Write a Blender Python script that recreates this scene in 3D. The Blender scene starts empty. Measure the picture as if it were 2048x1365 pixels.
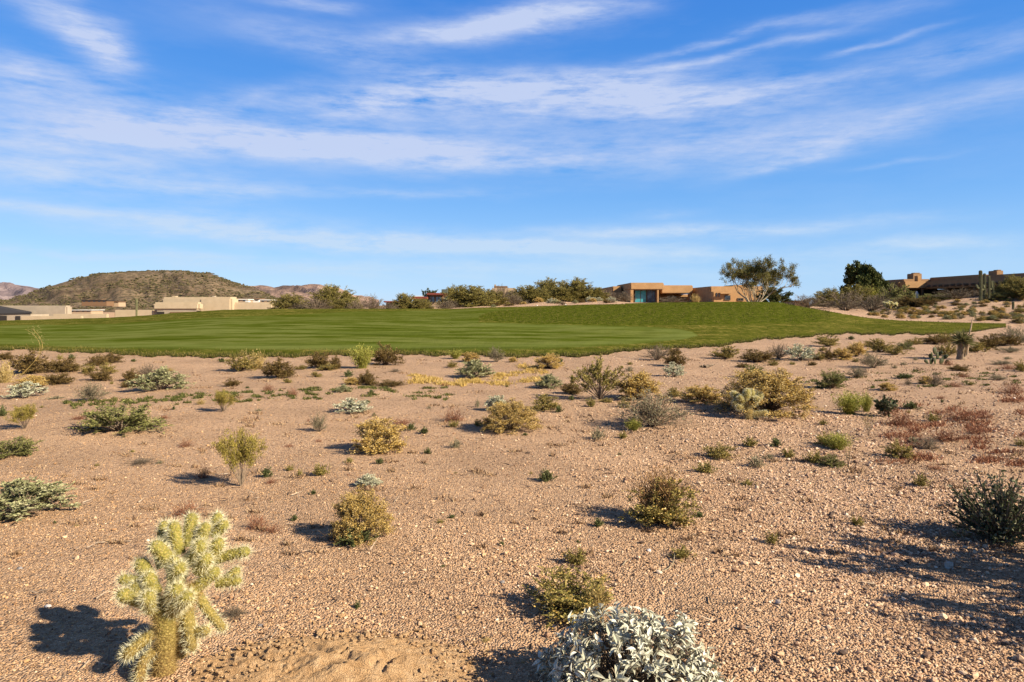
import bpy, bmesh, math, random
import numpy as np
from mathutils import Vector

sc = bpy.context.scene
C = sc.collection
R = math.radians

# ------------------------------------------------------------------ camera
F, HC, U0, V0 = 1365.0, 1.6, 1024.0, 610.0      # lens scale, eye height, optical centre column, horizon row
cam_d = bpy.data.cameras.new("camera")
cam = bpy.data.objects.new("camera", cam_d)
C.objects.link(cam)
cam.location = (0, 0, HC)
cam.rotation_euler = (R(90), 0, 0)
cam_d.sensor_width = 36.0
cam_d.lens = 36.0 * F / 2048.0
cam_d.shift_y = -(682.5 - V0) / 2048.0
cam_d.clip_start = 0.05
cam_d.clip_end = 20000
sc.camera = cam

# ------------------------------------------------------------------ light
SUN_AZ, SUN_EL = R(118.0), R(31.0)
sun_dir = Vector((math.sin(SUN_AZ) * math.cos(SUN_EL), math.cos(SUN_AZ) * math.cos(SUN_EL), math.sin(SUN_EL)))
sd = bpy.data.lights.new("sun", 'SUN')
sd.energy = 5.0
sd.angle = R(0.5)
sd.color = (1.0, 0.89, 0.71)
sun = bpy.data.objects.new("sun", sd)
C.objects.link(sun)
sun.rotation_euler = sun_dir.to_track_quat('Z', 'Y').to_euler()

sc.view_settings.view_transform = 'Standard'
sc.view_settings.look = 'None'
sc.view_settings.exposure = 1.30
sc.view_settings.gamma = 1.0

# ------------------------------------------------------------------ sky: Nishita light, deep desert blue, cirrus bands
world = bpy.data.worlds.new("World")
sc.world = world
world.use_nodes = True
WT = world.node_tree
WT.nodes.clear()


def wn(t, **kw):
    n = WT.nodes.new(t)
    for k, v in kw.items():
        setattr(n, k, v)
    return n


def wmath(op, a, b=None, c=None, clamp=False):
    n = wn('ShaderNodeMath', operation=op, use_clamp=clamp)
    for i, x in enumerate((a, b, c)):
        if x is None:
            continue
        if isinstance(x, (int, float)):
            n.inputs[i].default_value = x
        else:
            WT.links.new(x, n.inputs[i])
    return n.outputs[0]


def wmix(f, a, b):
    n = wn('ShaderNodeMix', data_type='RGBA')
    for s, x in ((n.inputs[0], f), (n.inputs[6], a), (n.inputs[7], b)):
        if isinstance(x, (int, float)):
            s.default_value = x
        elif isinstance(x, tuple):
            s.default_value = (*x, 1)
        else:
            WT.links.new(x, s)
    return n.outputs[2]


def build_sky():
    out = wn('ShaderNodeOutputWorld')
    bg = wn('ShaderNodeBackground')
    bg.inputs[1].default_value = 0.10
    WT.links.new(bg.outputs[0], out.inputs[0])
    sky = wn('ShaderNodeTexSky', sky_type='NISHITA')
    sky.sun_disc = False
    sky.sun_elevation = SUN_EL
    sky.sun_rotation = SUN_AZ
    sky.altitude = 800
    sky.air_density = 1.0
    sky.dust_density = 0.3
    sky.ozone_density = 2.0
    tc = wn('ShaderNodeTexCoord')
    sep = wn('ShaderNodeSeparateXYZ')
    WT.links.new(tc.outputs['Generated'], sep.inputs[0])
    x, y, z = sep.outputs
    az = wmath('ARCTAN2', x, y)
    hyp = wmath('SQRT', wmath('ADD', wmath('MULTIPLY', x, x), wmath('MULTIPLY', y, y)))
    el = wmath('DIVIDE', z, wmath('MAXIMUM', hyp, 0.001))
    comb = wn('ShaderNodeCombineXYZ')
    WT.links.new(az, comb.inputs[0])
    WT.links.new(el, comb.inputs[1])
    P = comb.outputs[0]
    # clear-sky colour by elevation (blue deepening upward), blended with the Nishita sky
    ramp = wn('ShaderNodeValToRGB')
    cr = ramp.color_ramp
    cr.elements[0].position = 0.0
    cr.elements[0].color = (0.34, 0.585, 0.92, 1)
    cr.elements[1].position = 1.0
    cr.elements[1].color = (0.060, 0.115, 0.30, 1)
    for p, c in ((0.09, (0.23, 0.495, 0.89)), (0.22, (0.115, 0.375, 0.85)), (0.40, (0.045, 0.275, 0.79)), (0.62, (0.024, 0.215, 0.74)), (0.78, (0.015, 0.13, 0.50))):
        e = cr.elements.new(p)
        e.color = (*c, 1)
    WT.links.new(wmath('MULTIPLY', wmath('MAXIMUM', el, 0.0), 1.4), ramp.inputs[0])
    gain = wn('ShaderNodeVectorMath', operation='SCALE')
    WT.links.new(ramp.outputs[0], gain.inputs[0])
    gain.inputs[3].default_value = SKY_GAIN
    base = wmix(0.85, sky.outputs[0], gain.outputs[0])
    # wind-drawn distortion
    def noise(scale, detail, stretch, rough=0.6, rot=0.0, off=(0, 0, 0)):
        m = wn('ShaderNodeMapping')
        m.inputs['Scale'].default_value = stretch
        m.inputs['Rotation'].default_value = (0, 0, rot)
        m.inputs['Location'].default_value = off
        WT.links.new(P, m.inputs[0])
        n = wn('ShaderNodeTexNoise')
        n.inputs['Scale'].default_value = scale
        n.inputs['Detail'].default_value = detail
        n.inputs['Roughness'].default_value = rough
        WT.links.new(m.outputs[0], n.inputs['Vector'])
        return n
    nd = noise(6.0, 8, (1.0, 2.4, 1), 0.55, off=(3.1, 1.2, 0))
    sub = wn('ShaderNodeVectorMath', operation='SUBTRACT')
    WT.links.new(nd.outputs['Color'], sub.inputs[0])
    sub.inputs[1].default_value = (0.5, 0.5, 0.5)
    mul = wn('ShaderNodeVectorMath', operation='MULTIPLY')
    WT.links.new(sub.outputs[0], mul.inputs[0])
    mul.inputs[1].default_value = (0.10, 0.042, 0)
    add = wn('ShaderNodeVectorMath', operation='ADD')
    WT.links.new(P, add.inputs[0])
    WT.links.new(mul.outputs[0], add.inputs[1])
    Q = add.outputs[0]
    acc = None
    for (px, py, rx, ry, ang, st) in CLOUDS:
        u = (px - U0) / F
        a = math.atan(u)
        v = (V0 - py) / F * math.cos(a)
        mp = wn('ShaderNodeMapping', vector_type='TEXTURE')
        mp.inputs['Location'].default_value = (a, v, 0)
        mp.inputs['Rotation'].default_value = (0, 0, R(-ang))
        mp.inputs['Scale'].default_value = (rx / F * math.cos(a) ** 2, ry / F * math.cos(a), 1)
        WT.links.new(Q, mp.inputs[0])
        d = wn('ShaderNodeVectorMath', operation='DOT_PRODUCT')
        WT.links.new(mp.outputs[0], d.inputs[0])
        WT.links.new(mp.outputs[0], d.inputs[1])
        g = wmath('POWER', 0.4, d.outputs['Value'])
        acc = wmath('MULTIPLY_ADD', g, st, acc if acc is not None else 0.0)
    wis = noise(7.0, 9, (0.8, 4.5, 1), 0.62, rot=R(4), off=(0.4, 2.2, 0)).outputs['Fac']
    wis2 = noise(3.2, 8, (0.9, 3.2, 1), 0.6, rot=R(-6), off=(5.4, 0.7, 0)).outputs['Fac']
    wis3 = noise(26.0, 7, (0.6, 2.6, 1), 0.66, rot=R(8), off=(1.4, 7.7, 0)).outputs['Fac']
    tex = wmath('ADD', wmath('MULTIPLY', wis, 2.6), wmath('ADD', wmath('MULTIPLY', wis2, 1.9), wmath('MULTIPLY', wis3, 2.3)))   # mean about 1.42
    tex = wmath('SUBTRACT', tex, 2.5)                                                            # mean about 0.87
    dens = wmath('MULTIPLY', acc, wmath('MAXIMUM', tex, 0.0))
    free = wmath('MULTIPLY', wmath('SUBTRACT', wis2, 0.49, clamp=True), 0.6)                      # thin veil everywhere
    dens = wmath('ADD', dens, free)
    mr = wn('ShaderNodeMapRange')
    mr.inputs['From Min'].default_value = 0.0
    mr.inputs['From Max'].default_value = 1.14
    mr.inputs['To Max'].default_value = 0.88
    WT.links.new(dens, mr.inputs['Value'])
    low = wn('ShaderNodeMapRange')
    low.inputs['From Min'].default_value = 0.02
    low.inputs['From Max'].default_value = 0.22
    WT.links.new(el, low.inputs['Value'])
    ccol = wmix(low.outputs[0], (0.56, 0.76, 0.95), (0.60, 0.685, 0.91))
    cg = wn('ShaderNodeVectorMath', operation='SCALE')
    WT.links.new(ccol, cg.inputs[0])
    cg.inputs[3].default_value = SKY_GAIN
    WT.links.new(wmix(mr.outputs[0], base, cg.outputs[0]), bg.inputs[0])


SKY_GAIN = 1.0 / (0.10 * 2 ** sc.view_settings.exposure)
CLOUDS = [  # column, row, half-width, half-height, tilt (deg, clockwise), weight
    (165, 60, 120, 34, 42, .75), (222, 95, 46, 40, 60, .75), (90, 30, 120, 30, 20, .35),
    (40, 140, 150, 34, 2, .62), (120, 235, 260, 55, 4, .30), (430, 215, 150, 22, -22, .45),
    (330, 282, 430, 26, -4, .72), (560, 270, 280, 24, 4, .5), (180, 350, 330, 40, 2, .74), (60, 412, 130, 11, 1, .62), (450, 380, 120, 14, -4, .35),
    (760, 200, 150, 26, -10, 1.0), (1000, 200, 300, 42, -2, .85), (1150, 165, 240, 24, 0, .65), (1330, 205, 230, 30, 3, .85),
    (900, 300, 560, 50, 0, .42), (150, 200, 280, 70, 4, .26), (870, 305, 300, 30, 2, .25), (760, 300, 220, 26, 4, .4), (1610, 170, 330, 26, -6, .5), (1760, 255, 430, 32, -7, .45), (1450, 275, 300, 40, -4, .36),
    (1110, 34, 170, 30, -9, .8), (980, 55, 150, 22, -12, .5), (650, 85, 190, 30, 6, .42), (860, 70, 110, 22, -5, .4), (620, 5, 90, 16, 0, .5), (820, 150, 150, 22, 8, .3),
    (1420, 88, 170, 8, -9, .55), (1480, 108, 210, 9, -7, .6), (1760, 80, 110, 7, -5, .5), (1700, 30, 180, 14, 0, .3), (1960, 110, 140, 24, -12, .35),
    (1570, 318, 110, 16, -14, .62), (1040, 335, 150, 18, 2, .42), (1800, 322, 80, 6, -3, .4),
    (540, 468, 280, 26, 3, .95), (820, 490, 420, 15, 2, .85), (1380, 463, 340, 14, 0, 1.0), (1150, 500, 420, 15, 2, .85), (1860, 490, 190, 13, 1, .9),
    (790, 388, 210, 9, -1, .5), (380, 430, 180, 12, -2, .32), (60, 500, 230, 9, 0, .5), (1330, 430, 60, 6, 0, .4), (900, 540, 1100, 22, 0, .6), (400, 520, 360, 12, 2, .4),
]
build_sky()
try:
    world.cycles.sampling_method = 'MANUAL'
    world.cycles.sample_map_resolution = 512
except Exception:
    pass
sc.cycles.max_bounces = 6
sc.cycles.diffuse_bounces = 3
sc.cycles.glossy_bounces = 2
sc.cycles.transmission_bounces = 3
sc.cycles.transparent_max_bounces = 4
sc.cycles.caustics_reflective = False
sc.cycles.caustics_refractive = False

# ------------------------------------------------------------------ helpers
def tag(o, label=None, cat=None, group=None, kind=None):
    if label: o['label'] = label
    if cat: o['category'] = cat
    if group: o['group'] = group
    if kind: o['kind'] = kind
    return o


def empty(name, loc, rz=0.0):
    o = bpy.data.objects.new(name, None)
    o.empty_display_size = 0.2
    C.objects.link(o)
    o.location = loc
    o.rotation_euler = (0, 0, rz)
    return o


class MB:
    """collects vertices and faces in numpy; mesh() makes one mesh of them"""
    def __init__(self):
        self.v, self.f, self.n, self.m = [], {}, 0, 0

    def add(self, verts, faces, mi=0):
        verts = np.asarray(verts, dtype=np.float32).reshape(-1, 3)
        faces = np.asarray(faces, dtype=np.int64)
        if len(faces):
            self.f.setdefault((faces.shape[1], mi), []).append(faces + self.n)
        self.v.append(verts)
        self.n += len(verts)

    def merge(self, o, mi=0):
        for (k, _), fs in o.f.items():
            for a in fs:
                self.f.setdefault((k, mi), []).append(a + self.n)
        self.v += o.v
        self.n += o.n

    def box(self, x0, x1, y0, y1, z0, z1):
        v = [(x0, y0, z0), (x1, y0, z0), (x1, y1, z0), (x0, y1, z0), (x0, y0, z1), (x1, y0, z1), (x1, y1, z1), (x0, y1, z1)]
        self.add(v, [(0, 3, 2, 1), (4, 5, 6, 7), (0, 1, 5, 4), (1, 2, 6, 5), (2, 3, 7, 6), (3, 0, 4, 7)])

    def tube(self, pts, rad, k=4, cap=True):
        pts = np.asarray(pts, float)
        rad = np.broadcast_to(np.asarray(rad, float), (len(pts),))
        d = np.gradient(pts, axis=0)
        d /= np.linalg.norm(d, axis=1, keepdims=True) + 1e-9
        ref = np.array([0.31, 0.17, 0.93]) if abs(d[0, 2]) < 0.9 else np.array([1.0, 0.1, 0.0])
        s = np.cross(d, ref)
        s /= np.linalg.norm(s, axis=1, keepdims=True) + 1e-9
        t = np.cross(d, s)
        a = np.arange(k) / k * 2 * math.pi
        v = pts[:, None, :] + rad[:, None, None] * (np.cos(a)[None, :, None] * s[:, None, :] + np.sin(a)[None, :, None] * t[:, None, :])
        n = len(pts)
        i = np.arange(n - 1)[:, None] * k
        j = np.arange(k)[None, :]
        j2 = (j + 1) % k
        f = np.stack([i + j, i + j2, i + k + j2, i + k + j], -1).reshape(-1, 4)
        base = self.n
        self.add(v.reshape(-1, 3), f)
        if cap:
            self.f.setdefault((k, 0), []).append(np.array([list(range(base + (n - 1) * k, base + n * k))]))

    def leaves(self, pos, dirs, length, width, rng, bend=0.0):
        """diamond leaves: one folded quad pair each"""
        n = len(pos)
        if n == 0:
            return
        d = dirs / (np.linalg.norm(dirs, axis=1, keepdims=True) + 1e-9)
        r = rng.normal(size=(n, 3))
        s = np.cross(d, r)
        s /= np.linalg.norm(s, axis=1, keepdims=True) + 1e-9
        L = np.broadcast_to(length, (n,))[:, None]
        W = np.broadcast_to(width, (n,))[:, None]
        mid = pos + d * L * 0.5
        tip = pos + d * L
        v = np.stack([pos, mid + s * W * 0.5, tip, mid - s * W * 0.5], 1).reshape(-1, 3)
        self.add(v, np.arange(n)[:, None] * 4 + np.array([[0, 1, 2, 3]]))

    def blades(self, pos, dirs, length, width, rng):
        n = len(pos)
        if n == 0:
            return
        d = dirs / (np.linalg.norm(dirs, axis=1, keepdims=True) + 1e-9)
        s = np.cross(d, rng.normal(size=(n, 3)))
        s /= np.linalg.norm(s, axis=1, keepdims=True) + 1e-9
        L = np.broadcast_to(length, (n,))[:, None]
        W = np.broadcast_to(width, (n,))[:, None]
        v = np.stack([pos - s * W * 0.5, pos + s * W * 0.5, pos + d * L], 1).reshape(-1, 3)
        self.add(v, np.arange(n)[:, None] * 3 + np.array([[0, 1, 2]]))

    def bigleaves(self, pos, dirs, nrm, length, width, rng, fold=0.25, curl=0.25, prof=(0.18, 0.85, 1.0, 0.55, 0.03)):
        """leaves with a midrib: rows of three points along the blade"""
        n = len(pos)
        d = dirs / (np.linalg.norm(dirs, axis=1, keepdims=True) + 1e-9)
        s = np.cross(d, nrm)
        s /= np.linalg.norm(s, axis=1, keepdims=True) + 1e-9
        u = np.cross(s, d)
        L = np.broadcast_to(length, (n,))[:, None]
        W = np.broadcast_to(width, (n,))[:, None]
        cu = (rng.normal(size=(n, 1)) * 0.5 + 1.0) * curl
        rows = []
        K = len(prof)
        for i, p in enumerate(prof):
            t = i / (K - 1)
            c = pos + d * L * t - u * L * cu * t * t
            up = u * W * p * fold
            rows += [c + s * W * 0.5 * p + up, c, c - s * W * 0.5 * p + up]
        v = np.stack(rows, 1).reshape(-1, 3)
        q = []
        for i in range(K - 1):
            a = i * 3
            q += [(a, a + 1, a + 4, a + 3), (a + 1, a + 2, a + 5, a + 4)]
        f = (np.arange(n)[:, None, None] * (3 * K) + np.array(q)[None]).reshape(-1, 4)
        self.add(v, f)

    def mesh(self, name, mats, smooth=False, origin=None):
        me = bpy.data.meshes.new(name)
        v = np.concatenate(self.v) if self.v else np.zeros((0, 3), np.float32)
        if origin is not None:
            v = v - np.asarray(origin, np.float32)
        loops, starts, mi, p = [], [], [], 0
        for (k, m), fs in self.f.items():
            a = np.concatenate(fs)
            loops.append(a.reshape(-1))
            starts.append(p + np.arange(len(a)) * k)
            mi.append(np.full(len(a), m))
            p += a.size
        me.vertices.add(len(v))
        me.vertices.foreach_set('co', v.astype(np.float32).reshape(-1))
        if loops:
            loops = np.concatenate(loops).astype(np.int32)
            starts = np.concatenate(starts).astype(np.int32)
            me.loops.add(len(loops))
            me.loops.foreach_set('vertex_index', loops)
            me.polygons.add(len(starts))
            me.polygons.foreach_set('loop_start', starts)
            me.polygons.foreach_set('material_index', np.concatenate(mi).astype(np.int32))
            me.polygons.foreach_set('use_smooth', np.full(len(starts), smooth))
        me.update(calc_edges=True)
        me.validate()
        for m in (mats if isinstance(mats, (list, tuple)) else [mats]):
            me.materials.append(m)
        return me

    def build(self, name, mats, parent=None, smooth=False, origin=None):
        o = bpy.data.objects.new(name, self.mesh(name, mats, smooth, origin))
        C.objects.link(o)
        if parent is not None:
            o.parent = parent
        elif origin is not None:
            o.location = origin
        return o


ALB = 0.80      # all surface colours are given for full sun and kept to real-world reflectance by this factor


# ------------------------------------------------------------------ node helpers
class NT:
    def __init__(self, name):
        self.mat = bpy.data.materials.new(name)
        self.mat.use_nodes = True
        self.t = self.mat.node_tree
        self.t.nodes.clear()
        self.out = self.n('ShaderNodeOutputMaterial')

    def n(self, t, **kw):
        x = self.t.nodes.new(t)
        for k, v in kw.items():
            setattr(x, k, v)
        return x

    def link(self, a, b):
        self.t.links.new(a, b)

    def put(self, sock, x):
        if isinstance(x, tuple):
            sock.default_value = (*[q * ALB for q in x], 1) if len(x) == 3 and sock.type == 'RGBA' else x
        elif isinstance(x, (int, float)):
            sock.default_value = x
        elif x is not None:
            self.link(x, sock)

    def math(self, op, a, b=None, c=None, clamp=False):
        m = self.n('ShaderNodeMath', operation=op, use_clamp=clamp)
        for i, x in enumerate((a, b, c)):
            self.put(m.inputs[i], x)
        return m.outputs[0]

    def mix(self, f, a, b, blend='MIX'):
        m = self.n('ShaderNodeMix', data_type='RGBA', blend_type=blend)
        self.put(m.inputs[0], f)
        self.put(m.inputs[6], a)
        self.put(m.inputs[7], b)
        return m.outputs[2]

    def ramp(self, f, stops, interp='LINEAR'):
        r = self.n('ShaderNodeValToRGB')
        cr = r.color_ramp
        cr.interpolation = interp
        while len(cr.elements) < len(stops):
            cr.elements.new(0.5)
        for e, (p, c) in zip(cr.elements, stops):
            e.position = p
            e.color = (*[q * ALB for q in c], 1) if isinstance(c, tuple) else (c, c, c, 1)
        self.put(r.inputs[0], f)
        return r.outputs[0]

    def pos(self):
        return self.n('ShaderNodeNewGeometry').outputs['Position']

    def obj(self):
        return self.n('ShaderNodeTexCoord').outputs['Object']

    def scaled(self, v, s, off=(0, 0, 0)):
        m = self.n('ShaderNodeMapping')
        m.inputs['Scale'].default_value = s
        m.inputs['Location'].default_value = off
        self.link(v, m.inputs[0])
        return m.outputs[0]

    def noise(self, v, scale, detail=4, rough=0.55, col=False):
        x = self.n('ShaderNodeTexNoise')
        self.put(x.inputs['Vector'], v)
        x.inputs['Scale'].default_value = scale
        x.inputs['Detail'].default_value = detail
        x.inputs['Roughness'].default_value = rough
        return x.outputs['Color' if col else 'Fac']

    def voro(self, v, scale, feature='F1', out='Distance', rand=1.0):
        x = self.n('ShaderNodeTexVoronoi', feature=feature)
        self.put(x.inputs['Vector'], v)
        x.inputs['Scale'].default_value = scale
        x.inputs['Randomness'].default_value = rand
        return x.outputs[out]

    def island(self):
        return self.n('ShaderNodeNewGeometry').outputs['Random Per Island']

    def orand(self):
        return self.n('ShaderNodeObjectInfo').outputs['Random']

    def attr(self, name):
        a = self.n('ShaderNodeAttribute', attribute_name=name)
        s = self.n('ShaderNodeSeparateColor')
        self.link(a.outputs['Color'], s.inputs[0])
        return s.outputs

    def principled(self, col, rough=0.8, bump=None, bstr=0.5, bdist=0.02, spec=0.25, metal=0.0):
        p = self.n('ShaderNodeBsdfPrincipled')
        self.put(p.inputs['Base Color'], col)
        self.put(p.inputs['Roughness'], rough)
        p.inputs['Specular IOR Level'].default_value = spec
        p.inputs['Metallic'].default_value = metal
        if bump is not None:
            b = self.n('ShaderNodeBump')
            b.inputs['Strength'].default_value = bstr
            b.inputs['Distance'].default_value = bdist
            self.link(bump, b.inputs['Height'])
            self.link(b.outputs[0], p.inputs['Normal'])
        self.link(p.outputs[0], self.out.inputs[0])
        return p


def leaf_mat(name, a, b, c=None, transl=0.22, rough=0.75, objvar=0.12):
    """leaves: every leaf its own shade between a and b (c is a rarer third shade)"""
    t = NT(name)
    isl = t.island()
    stops = [(0.0, a), (0.6, b)] if c is None else [(0.0, a), (0.55, b), (0.9, c)]
    col = t.ramp(isl, stops)
    col = t.mix(t.math('MULTIPLY', t.orand(), objvar * 2), col, tuple(0.5 * x for x in b))
    d = t.n('ShaderNodeBsdfPrincipled')
    t.put(d.inputs['Base Color'], col)
    d.inputs['Roughness'].default_value = rough
    d.inputs['Specular IOR Level'].default_value = 0.2
    tr = t.n('ShaderNodeBsdfTranslucent')
    t.link(col, tr.inputs[0])
    m = t.n('ShaderNodeMixShader')
    m.inputs[0].default_value = transl
    t.link(d.outputs[0], m.inputs[1])
    t.link(tr.outputs[0], m.inputs[2])
    t.link(m.outputs[0], t.out.inputs[0])
    return t.mat


def bark_mat(name, a, b, scale=60.0):
    t = NT(name)
    n = t.noise(t.scaled(t.obj(), (1, 1, 0.35)), scale, 4, 0.6)
    t.principled(t.ramp(n, [(0.35, a), (0.65, b)]), 0.9, n, 0.5, 0.004)
    return t.mat


# ------------------------------------------------------------------ terrain
ED_U = [-900, 0, 100, 200, 300, 400, 500, 620, 700, 820, 930, 1060, 1140, 1200, 1250, 1284, 1365, 1418, 1499, 1580, 1640, 1700, 1732, 1781, 1842, 1920, 1951, 1985, 2012, 2060]
ED_R = [696, 699, 703, 707, 713, 715, 714, 714, 711, 710, 712, 715, 714, 711, 705, 699, 698, 695, 684, 676, 672, 669, 668, 670, 670, 668, 664, 659, 655, 650]
RI_U = [-900, -300, 0, 100, 215, 300, 340, 450, 560, 700, 900, 960, 1050, 1150, 1240, 1300, 1380, 1500, 1560, 1600, 1650, 1700, 1740, 1800, 1900, 2010, 2060]
RI_R = [668, 650, 643, 640, 637, 632, 628, 621, 619.5, 619, 619, 616, 614, 611, 609, 608, 606, 605, 606, 613, 622, 630.5, 637, 642, 645.5, 648.5, 649]
RD_U = [-900, 1560, 1600, 1700, 1800, 1900, 2010, 2060]
RD_D = [62, 62, 60, 56, 54, 53, 51, 50]
# ground height beyond the ridge, by bearing (columns) at depths 80, 100, 130, 200, 500, 6000
FAR_U = [-900, 0, 300, 550, 760, 900, 960, 1100, 1240, 1300, 1400, 1560, 1600, 1700, 1800, 1900, 2048, 2400, 3200]
FAR_Z = {80: [-.9, -.5, -.2, .75, .8, 1.0, 1.3, 1.85, 1.95, 1.75, 1.7, 1.6, 1.2, .8, 1.15, 2.25, 2.85, 3.2, 3.6],
         100: [-1.4, -1.0, -.6, .2, .7, 1.2, 1.6, 2.0, 2.0, 1.8, 1.8, 1.7, 1.3, 1.7, 1.9, 2.4, 3.0, 3.4, 3.8],
         130: [-2, -1.6, -1.2, -.4, .5, 1.1, 1.5, 1.9, 1.9, 1.8, 1.8, 1.7, 1.2, 2.0, 2.3, 2.6, 3.1, 3.5, 3.9],
         200: [-3, -2.5, -2.2, -1.5, -.6, 0, 0, .4, .6, .8, 1.0, 1.0, .6, 1.6, 2.2, 2.6, 3.0, 3.4, 3.8],
         500: [-5, -5, -5, -5, -4, -4, -4, -4, -4, -4, -4, -4, -4, -3, -3, -2, -2, -2, -2],
         6000: [-8] * 19}


def slope_shape(u):
    # how the rise to the ridge is shared out: a late, steeper bank under the raised rough
    return np.interp(u, [-900, 700, 960, 1100, 1560, 1650, 1800], [1.25, 1.25, 1.55, 1.75, 1.75, 1.5, 1.2])


def gz(X, Y):
    X = np.asarray(X, float)
    Y = np.asarray(Y, float)
    Ys = np.maximum(Y, 0.5)
    u = np.clip(U0 + F * X / Ys, -900, 3200)
    ue = np.clip(u, -900, 2060)
    yE = HC * F / (np.interp(ue, ED_U, ED_R) - V0)
    yR = np.interp(ue, RD_U, RD_D)
    zR = HC - (np.interp(ue, RI_U, RI_R) - V0) / F * yR
    zR = np.where(u > 2060, np.interp(u, [2060, 3200], [0.12, 0.4]), zR)
    t = np.clip((Y - yE) / np.maximum(yR - yE, 1.0), 0, 1)
    z = zR * t ** slope_shape(u)
    ks = sorted(FAR_Z)
    prev_y, prev_z = yR, zR
    for k in ks:
        zk = np.interp(u, FAR_U, FAR_Z[k])
        s = np.clip((Y - prev_y) / np.maximum(k - prev_y, 1.0), 0, 1)
        z = np.where(Y > prev_y, prev_z + (zk - prev_z) * s, z)
        prev_y, prev_z = k, zk
    und = 0.022 * np.sin(X * 0.9 + 1.3 * np.sin(Y * 0.31)) + 0.028 * np.sin(Y * 0.63 + 0.8 * np.sin(X * 0.37) + 1.0) + 0.010 * np.sin(X * 2.3 + Y * 1.7)
    und = und * np.clip((Y - 1.5) / 4, 0.15, 1) * np.clip(1 - (Y - yE * 0.8) / (yE * 0.2), 0, 1)
    sand = np.clip((Y - 62) / 8, 0, 1) * np.clip((130 - Y) / 20, 0, 1) * 0.12 * (np.sin(X * 0.7 + Y * 0.3) * np.sin(Y * 0.5 - X * 0.23))
    return z + und + np.where(u > 900, sand, 0) + np.where(u > 2015, 0.0, 0.0)


def gz1(x, y):
    return float(gz(np.array([x]), np.array([y]))[0])


def hit(px, py):
    """the ground point that the photograph shows at a column and row"""
    a, b = (px - U0) / F, (py - V0) / F
    Y = np.concatenate([np.linspace(1.2, 30, 1500), np.linspace(30, 140, 2500)])
    h = HC - b * Y - gz(a * Y, Y)
    i = int(np.argmax(h <= 0))
    if h[i] > 0:
        i = len(Y) - 1
    y = Y[i]
    return a * y, y, gz1(a * y, y)


def PX(px, Y):
    return (px - U0) / F * Y


def PZ(py, Y):
    return HC - (py - V0) / F * Y


# ------------------------------------------------------------------ ground materials
def mat_ground():
    t = NT("desert_gravel_ground")
    P = t.pos()
    big = t.noise(P, 0.35, 4, 0.6)
    med = t.noise(P, 2.6, 5, 0.65)
    peb = t.voro(P, 85.0, out='Color')
    pebd = t.voro(P, 85.0)
    peb2 = t.voro(P, 34.0, out='Color')
    peb2d = t.voro(P, 34.0)
    sp = t.n('ShaderNodeSeparateColor')
    t.link(peb, sp.inputs[0])
    sp2 = t.n('ShaderNodeSeparateColor')
    t.link(peb2, sp2.inputs[0])
    sx = t.n('ShaderNodeSeparateXYZ')
    t.link(P, sx.inputs[0])
    pinkf = t.math('ADD', t.math('MULTIPLY', sx.outputs[0], 0.028), t.math('MULTIPLY', big, 0.9), clamp=True)
    base = t.mix(pinkf, (0.73, 0.49, 0.315), (0.73, 0.515, 0.395))
    soil = t.mix(t.math('MULTIPLY', med, 0.9), base, (0.63, 0.395, 0.23))
    stone = t.ramp(sp.outputs[0], [(0.0, (0.16, 0.10, 0.07)), (0.18, (0.34, 0.19, 0.10)), (0.5, (0.52, 0.31, 0.155)), (0.8, (0.57, 0.36, 0.20)), (1.0, (0.66, 0.48, 0.31))])
    col = t.mix(0.6, soil, stone)
    dark = t.math('LESS_THAN', sp2.outputs[1], 0.15)  # dark specks: the stones' small cast shadows put into the colour
    col = t.mix(t.math('MULTIPLY', dark, 0.5), col, (0.13, 0.085, 0.06))
    near = t.math('SUBTRACT', 1.0, t.math('DIVIDE', sx.outputs[1], 13.0), clamp=True)      # ground turns browner towards the viewer
    col = t.mix(t.math('MULTIPLY', near, 0.5), col, t.mix(0.5, (0.54, 0.325, 0.165), stone))
    col = t.mix(1.0, col, t.ramp(t.noise(P, 0.8, 5, .6), [(.35, .82), (.65, 1.05)]), 'MULTIPLY')
    h = t.math('ADD', t.math('MULTIPLY', pebd, -1.0), t.math('ADD', t.math('MULTIPLY', peb2d, -0.8), t.math('MULTIPLY', med, 1.2)))
    t.principled(col, 0.95, h, 0.9, 0.020, spec=0.1)
    return t.mat


def mat_stone():
    t = NT("crushed_granite")
    isl = t.island()
    P = t.pos()
    sx = t.n('ShaderNodeSeparateXYZ')
    t.link(P, sx.inputs[0])
    big = t.noise(P, 0.5, 3, 0.6)
    a = t.ramp(isl, [(0.0, (0.10, 0.062, 0.042)), (0.14, (0.28, 0.155, 0.078)), (0.45, (0.47, 0.275, 0.128)), (0.78, (0.58, 0.365, 0.190)), (0.97, (0.66, 0.46, 0.28)), (1.0, (0.74, 0.58, 0.42))])
    b = t.ramp(isl, [(0.0, (0.10, 0.072, 0.058)), (0.14, (0.27, 0.168, 0.115)), (0.45, (0.45, 0.290, 0.185)), (0.78, (0.57, 0.40, 0.270)), (0.97, (0.66, 0.49, 0.34)), (1.0, (0.74, 0.62, 0.49))])
    f = t.math('ADD', t.math('MULTIPLY', sx.outputs[0], 0.16), big, clamp=True)
    tone = t.ramp(t.noise(P, 0.8, 5, .6), [(.35, .80), (.65, 1.06)])
    t.principled(t.mix(1.0, t.mix(1.0, t.mix(f, a, b), tone, 'MULTIPLY'), (1.42, 1.40, 1.38), 'MULTIPLY'), 0.9, spec=0.12)
    return t.mat


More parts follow.
